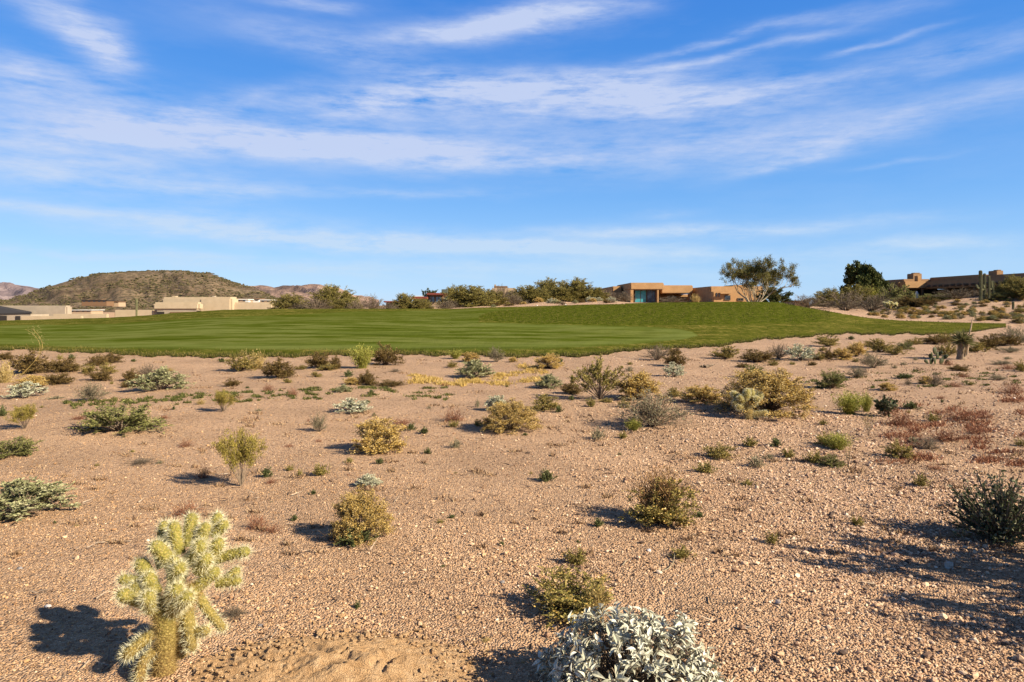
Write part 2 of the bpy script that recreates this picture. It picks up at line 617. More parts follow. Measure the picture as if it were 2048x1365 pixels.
def mat_turf():
    t = NT("golf_turf")
    P = t.pos()
    z = t.attr("zone")
    n1 = t.noise(t.scaled(P, (0.25, 0.9, 0)), 0.9, 5, 0.6)       # streaks along the mowing
    n2 = t.noise(t.scaled(P, (1, 0.30, 0)), 3.4, 6, 0.72)
    n3 = t.noise(t.scaled(P, (0.12, 0.5, 0), (5, 2, 0)), 0.8, 4, 0.6)
    fair = t.ramp(t.math('ADD', t.math('MULTIPLY', n1, 0.6), t.math('MULTIPLY', n3, 0.5)), [(0.42, (0.044, 0.060, 0.004)), (0.52, (0.080, 0.100, 0.012)), (0.61, (0.145, 0.158, 0.040))])
    fair = t.mix(t.math('MULTIPLY', n2, 0.35), fair, (0.045, 0.060, 0.005))
    bank = t.ramp(n2, [(0.36, (0.030, 0.040, 0.003)), (0.52, (0.078, 0.090, 0.009)), (0.68, (0.16, 0.142, 0.032))])  # dark rough grass, with the bank's shading put into its colour too
    bank = t.mix(t.math('MULTIPLY', n3, 0.5), bank, (0.048, 0.066, 0.005))
    dry = t.ramp(t.math('ADD', t.math('MULTIPLY', n2, 0.65), t.math('MULTIPLY', n1, 0.4)), [(0.40, (0.042, 0.052, 0.005)), (0.54, (0.090, 0.094, 0.014)), (0.68, (0.25, 0.190, 0.050))])
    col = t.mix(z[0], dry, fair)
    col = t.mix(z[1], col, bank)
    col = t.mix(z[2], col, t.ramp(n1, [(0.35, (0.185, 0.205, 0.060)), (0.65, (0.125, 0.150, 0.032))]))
    t.principled(col, 1.0, n2, 0.6, 0.06, spec=0.0)
    return t.mat


M_GROUND, M_STONE, M_TURF = mat_ground(), mat_stone(), mat_turf()


# ------------------------------------------------------------------ ground sheet
def build_ground():
    ys = np.concatenate([[-60, -25, -10, -4, -1], np.linspace(0, 3, 24), np.geomspace(3.05, 160, 330), np.geomspace(165, 9000, 40)])
    s = np.linspace(-1, 1, 361)
    s = np.sign(s) * np.abs(s) ** 1.15
    Y, S = np.meshgrid(ys, s, indexing='ij')
    X = S * (14 + 1.5 * np.maximum(Y, 0) + 4 * np.maximum(-Y, 0))
    Z = gz(X, Y)
    n, m = Y.shape
    i = np.arange(n - 1)[:, None] * m
    j = np.arange(m - 1)[None, :]
    f = np.stack([i + j, i + j + 1, i + m + j + 1, i + m + j], -1).reshape(-1, 4)
    b = MB()
    b.add(np.stack([X, Y, Z], -1).reshape(-1, 3), f)
    tag(b.build('ground', M_GROUND, smooth=True), 'pinkish tan gravelly desert ground reaching to the hills', kind='structure')


def turf_edge(u):
    w = 1.6 * np.sin(u * 0.11) + 1.3 * np.sin(u * 0.043 + 2) + 0.8 * np.sin(u * 0.31 + 1) + 0.5 * np.sin(u * 0.77)
    return np.interp(u, ED_U, ED_R) + w * np.clip((2030 - u) / 300, 0.15, 0.8)


FL_U = [-900, 0, 300, 700, 1000, 1100, 1200, 1300, 1360, 1396]
FL_R = [684, 689, 699, 700, 700, 698, 693, 686, 680, 672]
FU_U = [-900, 0, 205, 410, 580, 700, 900, 958, 960, 1080, 1200, 1300, 1360, 1385, 1396]
FU_R = [662, 651, 649, 636, 630, 624, 621, 618, 645, 649, 651, 654, 659, 664, 672]
ML_U = [958, 975, 1000, 1080, 1200, 1350, 1450, 1600, 1680]
ML_R = [633, 641, 645, 648.5, 650.5, 650, 648.5, 646, 640]
MU_U = [958, 975, 1000, 1060, 1150, 1200]
MU_R = [633, 626, 622, 617, 610, 600]


def sstep(x):
    x = np.clip(x, 0, 1)
    return x * x * (3 - 2 * x)


def turf_zone(u, r):
    wob = 0.6 * np.sin(u * 0.06) + 0.4 * np.sin(u * 0.17 + 1)
    fair = sstep((np.interp(u, FL_U, FL_R) + wob - r) / 1.2 + .5) * sstep((r - np.interp(u, FU_U, FU_R) - wob * .5) / 0.8 + .5) * (u < 1397)
    mu = np.interp(u, MU_U, MU_R)
    fair = np.maximum(fair, sstep((mu - r) / 0.8 + .5) * sstep((r - np.interp(u, RI_U, RI_R) - 2.5) / 1.5) * ((u > 955) & (u < 1130)))
    mound = sstep((np.interp(u, ML_U, ML_R) + wob - r) / 1.0 + .5) * sstep((r - np.interp(u, MU_U, MU_R)) / 0.8 + .5) * ((u > 957) & (u < 1690)) * np.clip((1690 - u) / 60, 0, 1)
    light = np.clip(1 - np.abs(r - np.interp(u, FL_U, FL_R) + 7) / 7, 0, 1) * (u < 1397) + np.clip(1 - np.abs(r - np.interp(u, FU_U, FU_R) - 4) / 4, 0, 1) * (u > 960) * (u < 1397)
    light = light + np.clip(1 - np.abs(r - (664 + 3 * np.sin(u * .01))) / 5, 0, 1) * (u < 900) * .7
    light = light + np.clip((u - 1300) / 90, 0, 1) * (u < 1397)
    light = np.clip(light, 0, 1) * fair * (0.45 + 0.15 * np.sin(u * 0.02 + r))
    dk = 0.30 * sstep((648 - r + 3 * np.sin(u * .012)) / 10) * (u < 1150) * fair       # the darker upper cut
    return fair, mound * (1 - fair) + dk, light


def build_turf():
    us = np.concatenate([np.arange(-700, -20, 16), np.arange(-20, 2016, 4.0)])
    nv = 150
    V = np.linspace(0, 1, nv)
    Um, Vm = np.meshgrid(us, V, indexing='ij')
    yE = HC * F / (turf_edge(Um) - V0)
    yR = np.interp(Um, RD_U, RD_D) + 6.0 * np.clip((1580 - Um) / 120, 0, 1) + 0.02
    yR = np.where((Um > 900) & (Um < 1250), np.interp(Um, RD_U, RD_D) + 1.0, yR)
    yR = np.maximum(yR, yE + 0.3)
    Y = yE + (yR - yE) * Vm
    X = (Um - U0) / F * Y
    Z = gz(X, Y)
    lip = 0.045 * sstep(Vm * 14) + 0.008
    lip = lip * np.clip((1 - Vm) * 20, 0.1, 1)
    Z = Z + lip + 0.012 * np.sin(X * 3.1 + Y * 0.7) * np.sin(Y * 2.3 - X)
    rowp = V0 + F * (HC - Z) / Y
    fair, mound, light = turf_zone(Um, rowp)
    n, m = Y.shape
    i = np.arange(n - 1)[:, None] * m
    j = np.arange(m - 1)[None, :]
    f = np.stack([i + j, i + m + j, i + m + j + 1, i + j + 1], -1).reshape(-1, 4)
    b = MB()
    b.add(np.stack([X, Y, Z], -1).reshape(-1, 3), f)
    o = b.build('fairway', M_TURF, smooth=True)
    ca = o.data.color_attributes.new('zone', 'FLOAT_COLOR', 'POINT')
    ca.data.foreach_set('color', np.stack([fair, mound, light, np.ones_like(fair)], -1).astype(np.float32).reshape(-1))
    tag(o, 'mown green golf fairway with a darker raised rough bank', kind='structure')
    # blades of the unmown rough and of the ragged edge
    rng = np.random.default_rng(5)
    b = MB()
    def scatter(n, umin, umax, vfun, h0, h1, test):
        u = rng.uniform(umin, umax, n)
        yE = HC * F / (turf_edge(u) - V0)
        yR = np.interp(u, RD_U, RD_D)
        y = vfun(yE, yR)
        x = (u - U0) / F * y
        z = gz(x, y)
        fa, mo, _ = turf_zone(u, V0 + F * (HC - z) / y)
        k = test(fa, mo)
        x, y, z = x[k], y[k], z[k]
        d = rng.normal(size=(len(x), 3)) * 0.45
        d[:, 2] = 1
        b.blades(np.stack([x, y, z + 0.01], 1), d, rng.uniform(h0, h1, len(x)), 0.012 + 0.0006 * y, rng)
    scatter(26000, -100, 2012, lambda e, r: e + rng.exponential(0.35, len(e)) - 0.10, 0.04, 0.11, lambda a, m: a < .5)
    scatter(60000, -100, 2012, lambda e, r: e + (r - e) * rng.random(len(e)) ** 1.0, 0.05, 0.10, lambda a, m: (a < .3) & (m < .5))
    scatter(50000, 950, 1690, lambda e, r: e + (r - e) * rng.random(len(e)) ** .7, 0.05, 0.12, lambda a, m: m > .5)
    mt = leaf_mat('rough_grass_blade', (0.034, 0.044, 0.004), (0.070, 0.074, 0.010), (0.26, 0.19, 0.05), 0.2)
    tag(b.build('rough_grass', mt), 'uneven green and straw coloured rough grass round the fairway', 'grass', kind='stuff')


def stones(n, x, y, z, size, rng, b):
    t = (1 + 5 ** .5) / 2
    iv = np.array([(-1, t, 0), (1, t, 0), (-1, -t, 0), (1, -t, 0), (0, -1, t), (0, 1, t), (0, -1, -t), (0, 1, -t), (t, 0, -1), (t, 0, 1), (-t, 0, -1), (-t, 0, 1)]) / 1.9
    fc = np.array([(0, 11, 5), (0, 5, 1), (0, 1, 7), (0, 7, 10), (0, 10, 11), (1, 5, 9), (5, 11, 4), (11, 10, 2), (10, 7, 6), (7, 1, 8), (3, 9, 4), (3, 4, 2), (3, 2, 6), (3, 6, 8), (3, 8, 9), (4, 9, 5), (2, 4, 11), (6, 2, 10), (8, 6, 7), (9, 8, 1)])
    v = iv[None] * rng.uniform(0.62, 1.2, (n, 12, 1)) * np.stack([rng.uniform(.8, 1.5, n), rng.uniform(.7, 1.1, n), rng.uniform(.45, .95, n)], 1)[:, None, :]
    a = rng.uniform(0, 2 * math.pi, n)
    tl = rng.normal(0, .35, n)
    ct, st = np.cos(tl)[:, None], np.sin(tl)[:, None]
    vy, vz = v[..., 1] * ct - v[..., 2] * st, v[..., 1] * st + v[..., 2] * ct
    ca, sa = np.cos(a)[:, None], np.sin(a)[:, None]
    vx, vy = v[..., 0] * ca - vy * sa, v[..., 0] * sa + vy * ca
    s = size[:, None]
    p = np.stack([vx * s + x[:, None], vy * s + y[:, None], vz * s + (z + size * 0.25)[:, None]], -1)
    b.add(p.reshape(-1, 3), (np.arange(n)[:, None, None] * 12 + fc[None]).reshape(-1, 3))


SOIL = (-0.76, 2.98, 0.72, 0.38)     # the patch of bare dug soil in front


def soil_h(x, y):
    d = ((x - SOIL[0]) / SOIL[2]) ** 2 + ((y - SOIL[1]) / SOIL[3]) ** 2
    return 0.030 * sstep((1.05 - d) / .9)



def build_gravel():
    rng = np.random.default_rng(11)
    b = MB()
    for (y0, y1, dens, s0) in ((2.0, 4.2, 5600, .0043), (4.2, 6.5, 2900, .0047), (6.5, 10, 900, .0054), (10, 16, 130, .0068), (16, 24, 18, .009)):
        hw0, hw1 = 0.95 * y0 + .5, 0.95 * y1 + .5
        n = int((hw0 + hw1) * (y1 - y0) * dens)
        y = rng.uniform(y0, y1, n)
        x = rng.uniform(-1, 1, n) * (0.95 * y + .5)
        patch = 0.42 + 0.5 * np.sin(x * 1.7 + 2 * np.sin(y * 0.9)) * np.sin(y * 1.3 + x * .6) + .25 * np.sin(x * 4.1 + 1.5 * np.sin(y * 2.3)) * np.sin(y * 3.7)
        right = np.clip(0.95 + x * 0.16, 0.6, 1.5)
        d2 = ((x - SOIL[0]) / SOIL[2]) ** 2 + ((y - SOIL[1]) / SOIL[3]) ** 2
        k = (rng.random(n) < np.clip(patch * right + .26, .16, 1)) & ((d2 > 1.15) | (rng.random(n) < 0.20 + .8 * sstep((d2 - .3) / .85)))
        k &= (y < HC * F / (np.interp(np.clip(U0 + F * x / y, -900, 2060), ED_U, ED_R) - V0) - 0.1)
        x, y = x[k], y[k]
        size = s0 * np.exp(rng.normal(0, .44, len(x))) * np.clip(0.92 + x * 0.13, .66, 1.45)
        stones(len(x), x, y, gz(x, y) + soil_h(x, y) + rng.uniform(-.3, .5, len(x)) * size, np.clip(size, .0026, .024), rng, b)
    tag(b.build('gravel', M_STONE), 'crushed pink and tan granite gravel covering the foreground ground', 'gravel', kind='stuff')


def build_soil():
    from mathutils import noise as mn
    cx, cy, rx, ry = SOIL
    n = 190
    g = np.linspace(-1.1, 1.1, n)
    gx, gy = np.meshgrid(g, g, indexing='ij')
    X, Y = cx + gx * rx, cy + gy * ry
    Z = gz(X, Y)
    r2 = gx ** 2 + gy ** 2
    edge = np.array([mn.noise((a * 3, c * 3, 1.0)) for a, c in zip(gx.ravel(), gy.ravel())]).reshape(n, n)
    m = sstep((1.0 + .35 * edge - np.sqrt(r2)) / 0.75)
    det = np.array([mn.fractal((a * 9, c * 16, 4.0), 0.8, 2.1, 5) for a, c in zip(X.ravel(), Y.ravel())]).reshape(n, n)
    cr = np.array([abs(mn.noise((a * 5.5 + 2, c * 9, 7.0))) for a, c in zip(X.ravel(), Y.ravel())]).reshape(n, n)
    crm = np.exp(-(((gx - .12) / .35) ** 2 + ((gy + .05) / .45) ** 2))
    crack = np.clip(1 - cr / 0.055, 0, 1) * crm
    Z = Z + soil_h(X, Y) + m * (0.024 * det + 0.055 * crm) - crack * 0.04 * m - 0.008 * (1 - m) - 0.02 * (r2 > 1.0)
    i = np.arange(n - 1)[:, None] * n
    j = np.arange(n - 1)[None, :]
    f = np.stack([i + j, i + n + j, i + n + j + 1, i + j + 1], -1).reshape(-1, 4)
    b = MB()
    b.add(np.stack([X, Y, Z], -1).reshape(-1, 3), f)
    t = NT('dug_sandy_soil')
    P = t.pos()
    a = t.noise(P, 22, 6, .65)
    c = t.noise(P, 150, 3, .7)
    t.principled(t.ramp(a, [(.3, (.52, .30, .135)), (.55, (.68, .43, .22)), (.75, (.78, .54, .31))]), .95, t.math('ADD', a, t.math('MULTIPLY', c, 1.1)), 1.0, .022, spec=.1)
    rs = np.random.default_rng(8)
    q = 1300
    px, py = cx + rs.normal(0, .42, q) * rx, cy + rs.normal(.1, .45, q) * ry
    cm = MB()
    stones(q, px, py, gz(px, py) + soil_h(px, py), np.clip(np.exp(rs.normal(-5.0, .5, q)), .003, .019), rs, cm)
    tag(cm.build('soil_crumbs', t.mat), 'crumbs and clods of dry orange soil', 'soil', kind='stuff')
    tag(b.build('bare_soil', t.mat, smooth=True), 'patch of cracked orange sandy soil at the front', kind='structure')


build_ground()
build_turf()
build_gravel()
build_soil()


# ------------------------------------------------------------------ hills
def fbm2(x, y, oct=5, seed=0.0):
    from mathutils import noise as mn
    return np.array([mn.fractal((a, c, seed), 0.9, 2.0, oct) for a, c in zip(x.ravel(), y.ravel())]).reshape(x.shape)


def ridge_hill(name, label, us, rows, Yc, depth, mat, amp, fs, seed, du=3.0, nv=70, base=-8):
    u = np.arange(us[0], us[-1] + 1, du)
    v = np.linspace(-1, 1, nv)
    Um, Vm = np.meshgrid(u, v, indexing='ij')
    Y = Yc + Vm * depth
    X = (Um - U0) / F * Y
    top = np.interp(Um, us, rows)
    zt = HC - (top - V0) / F * Yc
    prof = np.where(Vm < 0, sstep(1 + Vm) * .55 + .45 * (1 + Vm), sstep(1 - Vm))
    nz = fbm2(X * fs, Y * fs, 6, seed)
    gul = fbm2(Um * 0.02 + 0.004 * Y, Y * fs * 0.35, 4, seed + 3)
    k = np.clip(1 - np.abs(Vm) ** 2 * .2, 0, 1) * np.clip(np.abs(Vm) * 3 + 0.12, 0, 1)
    Z = base + (zt - base) * prof + (nz * amp + gul * amp * 1.6) * k * np.clip(prof * 3, 0, 1)
    n, m = Y.shape
    i = np.arange(n - 1)[:, None] * m
    j = np.arange(m - 1)[None, :]
    f = np.stack([i + j, i + m + j, i + m + j + 1, i + j + 1], -1).reshape(-1, 4)
    b = MB()
    b.add(np.stack([X, Y, Z], -1).reshape(-1, 3), f)
    tag(b.build(name, mat, smooth=True), label, kind='structure')
    return X, Y, Z, Um, Vm


def build_hills():
    t = NT('brushy_butte_slope')
    P = t.pos()
    n = t.noise(P, 0.022, 6, .65)
    s = t.voro(P, 0.16)
    rock = t.noise(P, 0.35, 5, .7)
    col = t.ramp(n, [(.35, (.135, .090, .054)), (.55, (.235, .165, .100)), (.72, (.34, .25, .16))])
    col = t.mix(t.math('MULTIPLY', t.math('LESS_THAN', s, .45), .6), col, (.075, .066, .034))
    col = t.mix(t.math('MULTIPLY', t.math('GREATER_THAN', rock, .66), .5), col, (.42, .33, .24))
    t.principled(col, .95, t.math('ADD', rock, t.math('MULTIPLY', s, .6)), 1.0, 3.0, spec=.05)
    us = [-420, -250, -120, -40, 10, 60, 110, 150, 200, 250, 300, 345, 375, 400, 417, 424, 432, 446, 462, 476, 492, 506, 520, 535, 550, 575, 600]
    rows = [612, 610, 607, 605, 601, 588, 570, 557.5, 547.5, 544.5, 542, 542, 543, 545.5, 546, 548, 552, 557.5, 563.5, 568.5, 573, 577, 583.5, 590, 596, 602, 608]
    X, Y, Z, Um, Vm = ridge_hill('hill', 'broad brown butte dotted with dark desert brush', us, rows, 900, 340, t.mat, 3.4, .012, 2.0)
    rng = np.random.default_rng(3)
    b = MB()
    cl = fbm2(X * .02, Y * .008, 4, 30.0)
    ok = np.argwhere((Vm[:-1, :-1] < .12) & (Z[:-1, :-1] > -5) & (cl[:-1, :-1] > -.12))
    pick = ok[rng.integers(0, len(ok), 4800)]
    x = X[pick[:, 0], pick[:, 1]] + rng.uniform(-2, 2, len(pick))
    y = Y[pick[:, 0], pick[:, 1]] + rng.uniform(-6, 6, len(pick))
    z = Z[pick[:, 0], pick[:, 1]]
    cnt = 4
    for k in range(cnt):
        sz = rng.uniform(.4, 1.1, len(pick)) * (1.2 if k == 0 else .8)
        off = rng.normal(0, .9, (len(pick), 2)) * (k > 0)
        stones(len(pick), x + off[:, 0], y + off[:, 1], z + .3, sz, rng, b)
    mt = leaf_mat('far_brush', (.050, .046, .018), (.10, .085, .034), (.16, .12, .055), 0.0)
    tag(b.build('hillside_brush', mt), 'dark scrub dotted over the brown butte', 'brush', kind='stuff')
    # far ranges
    t = NT('far_pink_range')
    P = t.pos()
    n = t.noise(P, .004, 7, .68)
    t.principled(t.ramp(n, [(.34, (.13, .092, .076)), (.5, (.32, .21, .16)), (.66, (.47, .33, .255))]), .95, n, 1.0, 40, spec=.05)  # sunlit and shadowed rock put into the colour contrast
    ridge_hill('mountain', 'pinkish rocky mountains far behind the butte', [380, 430, 470, 495, 520, 535, 548, 565, 580, 600, 618, 640, 655, 675, 700, 730, 760],
               [600, 586, 576, 571.5, 570.5, 573, 577, 574, 573.5, 571, 569, 570, 574, 580, 590, 600, 608], 3600, 900, t.mat, 24, .003, 5.0, base=-8)
    t = NT('far_grey_range')  # mauve is the rock's own colour
    P = t.pos()
    n = t.noise(P, .006, 7, .68)
    t.principled(t.ramp(n, [(.34, (.13, .105, .11)), (.5, (.255, .19, .185)), (.68, (.33, .255, .24))]), .95, n, 1.0, 40, spec=.05)
    ridge_hill('mountain', 'mauve ridge at the far edge behind the butte', [-700, -400, -200, -60, 0, 30, 60, 90, 130, 180],
               [598, 584, 574, 568, 568, 570.5, 574, 580, 592, 604], 3000, 800, t.mat, 16, .003, 9.0, base=-8)


build_hills()

# ------------------------------------------------------------------ plant materials
LM = {}
def lm(k, *a, **kw):
    LM[k] = leaf_mat(k, *a, **kw)
lm('golden_seed_head', (.52, .31, .060), (.72, .49, .135), (.82, .62, .28))
lm('golden_under_leaf', (.085, .062, .016), (.19, .125, .030))
lm('brown_leaf', (.085, .055, .018), (.19, .12, .040), (.30, .195, .065))
lm('olive_leaf', (.14, .12, .028), (.27, .22, .055), (.42, .32, .09))
lm('sage_leaf', (.20, .20, .085), (.38, .375, .175), (.54, .50, .28))
lm('green_sage_leaf', (.105, .105, .026), (.24, .235, .066), (.39, .36, .13))
lm('silver_leaf', (.38, .37, .22), (.56, .545, .36), (.70, .67, .49), transl=0.12)
lm('white_leaf', (.38, .36, .245), (.60, .575, .43), (.77, .74, .60), transl=0.12)
lm('grey_leaf', (.14, .115, .060), (.26, .225, .125), (.37, .33, .20))
lm('sprig_leaf', (.17, .135, .022), (.34, .27, .050), (.46, .35, .09))
lm('broom_leaf', (.20, .205, .024), (.37, .36, .060), (.48, .43, .11))
lm('weed_leaf', (.050, .062, .020), (.115, .130, .040), (.20, .20, .075))
lm('red_stem', (.16, .055, .030), (.30, .115, .058), (.38, .19, .095))
lm('straw', (.34, .235, .070), (.50, .35, .115), (.60, .45, .19))
lm('palo_leaf', (.075, .075, .014), (.165, .150, .036), (.25, .21, .058))
lm('rust_twig', (.26, .130, .050), (.42, .235, .095), (.50, .32, .14))
lm('mesquite_leaf', (.13, .115, .025), (.28, .235, .058), (.40, .32, .09))
lm('dark_tree_leaf', (.028, .040, .009), (.075, .092, .022), (.15, .15, .045))
lm('dry_brush', (.115, .088, .058), (.205, .160, .105), (.28, .225, .145))
lm('dark_leaf', (.036, .046, .018), (.095, .11, .045), (.25, .24, .15))  # palest shade puts glinting leaves into the colour
M_TWIG = bark_mat('grey_twig', (.12, .085, .055), (.27, .20, .135))
M_TWIGD = bark_mat('dark_twig', (.060, .042, .026), (.14, .095, .058))
M_PALE = bark_mat('pale_bark', (.27, .22, .13), (.45, .38, .25), 12)


# ------------------------------------------------------------------ plant growers (unit size: 1 wide, 1 tall)
def unit(v):
    return v / (np.linalg.norm(v, axis=-1, keepdims=True) + 1e-9)


def shrub(seed, n=26, tilt=82, sub=6, sublen=.22, per=14, ll=.055, lw=.022, tips=0, tipr=.035, tipl=.03, stem=.009, up=.35, base=.05, t0=.4,
          spread=1.0, ragged=.2, fall=0.0, twigfrac=1.0, topbias=1.0, blade=False, k=4):
    rng = np.random.default_rng(seed)
    S, L, T = MB(), MB(), MB()
    lp, ld, tp, td = [], [], [], []
    for i in range(n):
        ph = rng.uniform(0, 2 * math.pi)
        th = R(tilt) * rng.random() ** (0.62 * topbias)
        rr = rng.uniform(1 - ragged, 1.0 + ragged * .4)
        end = np.array([.5 * math.sin(th) * math.cos(ph) * spread, .5 * math.sin(th) * math.sin(ph) * spread, max(.06, max(math.cos(th), 0.0) ** .8 - fall * math.sin(th))]) * rr
        b0 = np.array([math.cos(ph), math.sin(ph), 0]) * base * rng.random() * .8
        mid = b0 * .5 + end * .5 + np.array([0, 0, .10]) * math.sin(th) + rng.normal(0, .025, 3) - end * np.array([.08, .08, 0])
        t = np.linspace(0, 1, 6)[:, None]
        pts = (1 - t) ** 2 * b0 + 2 * t * (1 - t) * mid + t * t * end
        if rng.random() < twigfrac:
            S.tube(pts, np.linspace(stem, stem * .35, 6), 3, False)
        for j in range(sub):
            a = rng.uniform(t0, 1.0)
            p = (1 - a) ** 2 * b0 + 2 * a * (1 - a) * mid + a * a * end
            tang = 2 * (1 - a) * (mid - b0) + 2 * a * (end - mid)
            d = unit(tang) + rng.normal(0, .55, 3) + np.array([0, 0, up])
            d = unit(d)
            l = sublen * rng.uniform(.45, 1.1)
            q = p + d * l
            q[2] = max(q[2], .015)
            if rng.random() < twigfrac:
                S.tube(np.array([p, (p + q) / 2 + rng.normal(0, .01, 3), q]), [stem * .4, stem * .3, stem * .15], 3, False)
            s = rng.uniform(.1, 1.0, per)[:, None]
            lp.append(p + (q - p) * s + rng.normal(0, .012, (per, 3)))
            ld.append(np.broadcast_to(d, (per, 3)) * .8 + rng.normal(0, .6, (per, 3)) + np.array([0, 0, .25]))
            if tips:
                o = rng.normal(0, 1, (tips, 3))
                tp.append(q - (d * l * .55) * rng.random((tips, 1)) ** 1.5 + o * tipr)
                td.append(o + np.array([0, 0, .5]))
    lp, ld = np.concatenate(lp), np.concatenate(ld)
    lp[:, 2] = np.maximum(lp[:, 2], .01)
    sz = rng.uniform(.6, 1.25, len(lp))
    (L.blades if blade else L.leaves)(lp, ld, ll * sz, lw * sz, rng)
    if tips:
        tp, td = np.concatenate(tp), np.concatenate(td)
        tp[:, 2] = np.maximum(tp[:, 2], .01)
        T.leaves(tp, td, tipl * rng.uniform(.6, 1.3, len(tp)), tipl * .6, rng)
    return S, L, T


def wisps(seed, n=120, tilt=70, ll=.06, seg=3, w=.006, droop=.0, flow=0, base=.08, curl=.12, tall=1.0):
    """a tuft of thin upright or spreading stalks, optionally with small heads"""
    rng = np.random.default_rng(seed)
    S, L = MB(), MB()
    for i in range(n):
        ph = rng.uniform(0, 2 * math.pi)
        th = R(tilt) * rng.random() ** .7
        l = rng.uniform(.55, 1.0) * tall
        d = np.array([math.sin(th) * math.cos(ph) * .5 / max(math.sin(R(tilt)), .3), math.sin(th) * math.sin(ph) * .5 / max(math.sin(R(tilt)), .3), math.cos(th)]) * l
        b0 = np.array([rng.normal(0, base), rng.normal(0, base), 0])
        t = np.linspace(0, 1, 4)[:, None]
        pts = b0 + d * t + rng.normal(0, curl * .25, (4, 3)) * t - np.array([0, 0, droop]) * t * t * math.sin(th)
        pts[:, 2] = np.maximum(pts[:, 2], .005)
        S.tube(pts, np.linspace(w, w * .4, 4), 3, False)
        if flow:
            s = rng.uniform(.35, 1, flow)[:, None]
            p = b0 + d * s + rng.normal(0, .03, (flow, 3))
            p[:, 2] = np.maximum(p[:, 2], .01)
            L.leaves(p, rng.normal(0, .6, (flow, 3)) + unit(d), ll * rng.uniform(.5, 1.2, flow), ll * .35, rng)
    return S, L


def sapling(seed, n=14, flow=70, ll=.05, lw=.012, tilt=36, trunk=.25, stem=.010, jit=.014, wild=.45):
    """few thin stems rising from one foot, feathery above"""
    rng = np.random.default_rng(seed)
    S, L = MB(), MB()
    lp, ld = [], []
    for i in range(n):
        ph = rng.uniform(0, 2 * math.pi)
        th = R(tilt) * rng.random() ** .6
        top = np.array([math.sin(th) * math.cos(ph) * .75, math.sin(th) * math.sin(ph) * .75, math.cos(th) * rng.uniform(.72, 1.0)])
        mid = top * np.array([.28, .28, .42]) + rng.normal(0, .03, 3)
        t = np.linspace(0, 1, 7)[:, None]
        pts = 2 * t * (1 - t) * mid + t * t * top
        S.tube(pts, np.linspace(stem, stem * .25, 7), 3, False)
        for j in range(9):
            a = rng.uniform(trunk + .08, 1)
            p = 2 * a * (1 - a) * mid + a * a * top
            d = unit(unit(top) + rng.normal(0, wild, 3) + np.array([0, 0, .35]))
            l = rng.uniform(.10, .26) * (1.15 - a * .6)
            S.tube(np.array([p, p + d * l * .5 + rng.normal(0, .008, 3), p + d * l]), [stem * .35, stem * .25, stem * .12], 3, False)
            k = flow // 8
            s = rng.uniform(.15, 1.05, k)[:, None]
            lp.append(p + d * l * s + rng.normal(0, jit, (k, 3)))
            ld.append(d * 1.0 + rng.normal(0, .5, (k, 3)) + np.array([0, 0, .3]))
    lp, ld = np.concatenate(lp), np.concatenate(ld)
    L.leaves(lp, ld, ll * rng.uniform(.6, 1.3, len(lp)), lw, rng)
    return S, L


def tree(seed, height=1.0, trunks=5, spread=.55, levels=4, leaf=1, per=26, ll=.028, lw=.011, r0=.022, lean=.5, split=(2, 4), clear=.25, density=lambda p, r: 1.0, up=.22, stems_only=False):
    rng = np.random.default_rng(seed)
    S, L = MB(), MB()
    lp, ld = [], []
    def branch(p, d, l, r, lev):
        n = 5
        pts = [p]
        q, dd = p.copy(), d.copy()
        for i in range(n - 1):
            dd = unit(dd + rng.normal(0, .16, 3) + np.array([0, 0, up * .35]))
            q = q + dd * l / (n - 1)
            pts.append(q.copy())
        pts = np.array(pts)
        S.tube(pts, np.linspace(r, r * .62, n), 5 if lev == 0 else 3 if lev > 1 else 4, False)
        if lev >= levels - 1:
            if rng.random() < density(q, rng):
                k = per
                s = rng.uniform(0, 1.25, k)[:, None]
                lp.append(pts[0] + (pts[-1] - pts[0]) * s + rng.normal(0, .020, (k, 3)))
                ld.append(np.broadcast_to(dd, (k, 3)) * .7 + rng.normal(0, .6, (k, 3)))
            return
        m = rng.integers(split[0], split[1] + 1)
        for i in range(m):
            a = rng.uniform(.45, 1.0) if i else 1.0
            idx = a * (n - 1)
            i0 = min(int(idx), n - 2)
            pp = pts[i0] + (pts[i0 + 1] - pts[i0]) * (idx - i0)
            nd = unit(dd + rng.normal(0, .55, 3) + np.array([0, 0, up]))
            branch(pp, nd, l * rng.uniform(.55, .85), r * .58, lev + 1)
    for i in range(trunks):
        ph = 2 * math.pi * (i + rng.uniform(-.3, .3)) / trunks
        d = unit(np.array([math.cos(ph) * lean, math.sin(ph) * lean, 1.0]))
        branch(np.array([math.cos(ph), math.sin(ph), 0]) * .02 * trunks ** .5, d, clear * rng.uniform(.9, 1.2), r0 * rng.uniform(.7, 1.1), 0)
    if lp:
        lp, ld = np.concatenate(lp), np.concatenate(ld)
        L.leaves(lp, ld, ll * rng.uniform(.6, 1.3, len(lp)), lw, rng)
    # normalise to one tall, one wide
    allv = np.concatenate(S.v + L.v)
    h = np.percentile(allv[:, 2], 99.7)
    w = (np.percentile(allv[:, 0], 99) - np.percentile(allv[:, 0], 1) + np.percentile(allv[:, 1], 99) - np.percentile(allv[:, 1], 1)) / 2
    for b in (S, L):
        b.v = [x / np.array([w, w, h], np.float32) for x in b.v]
    return S, L


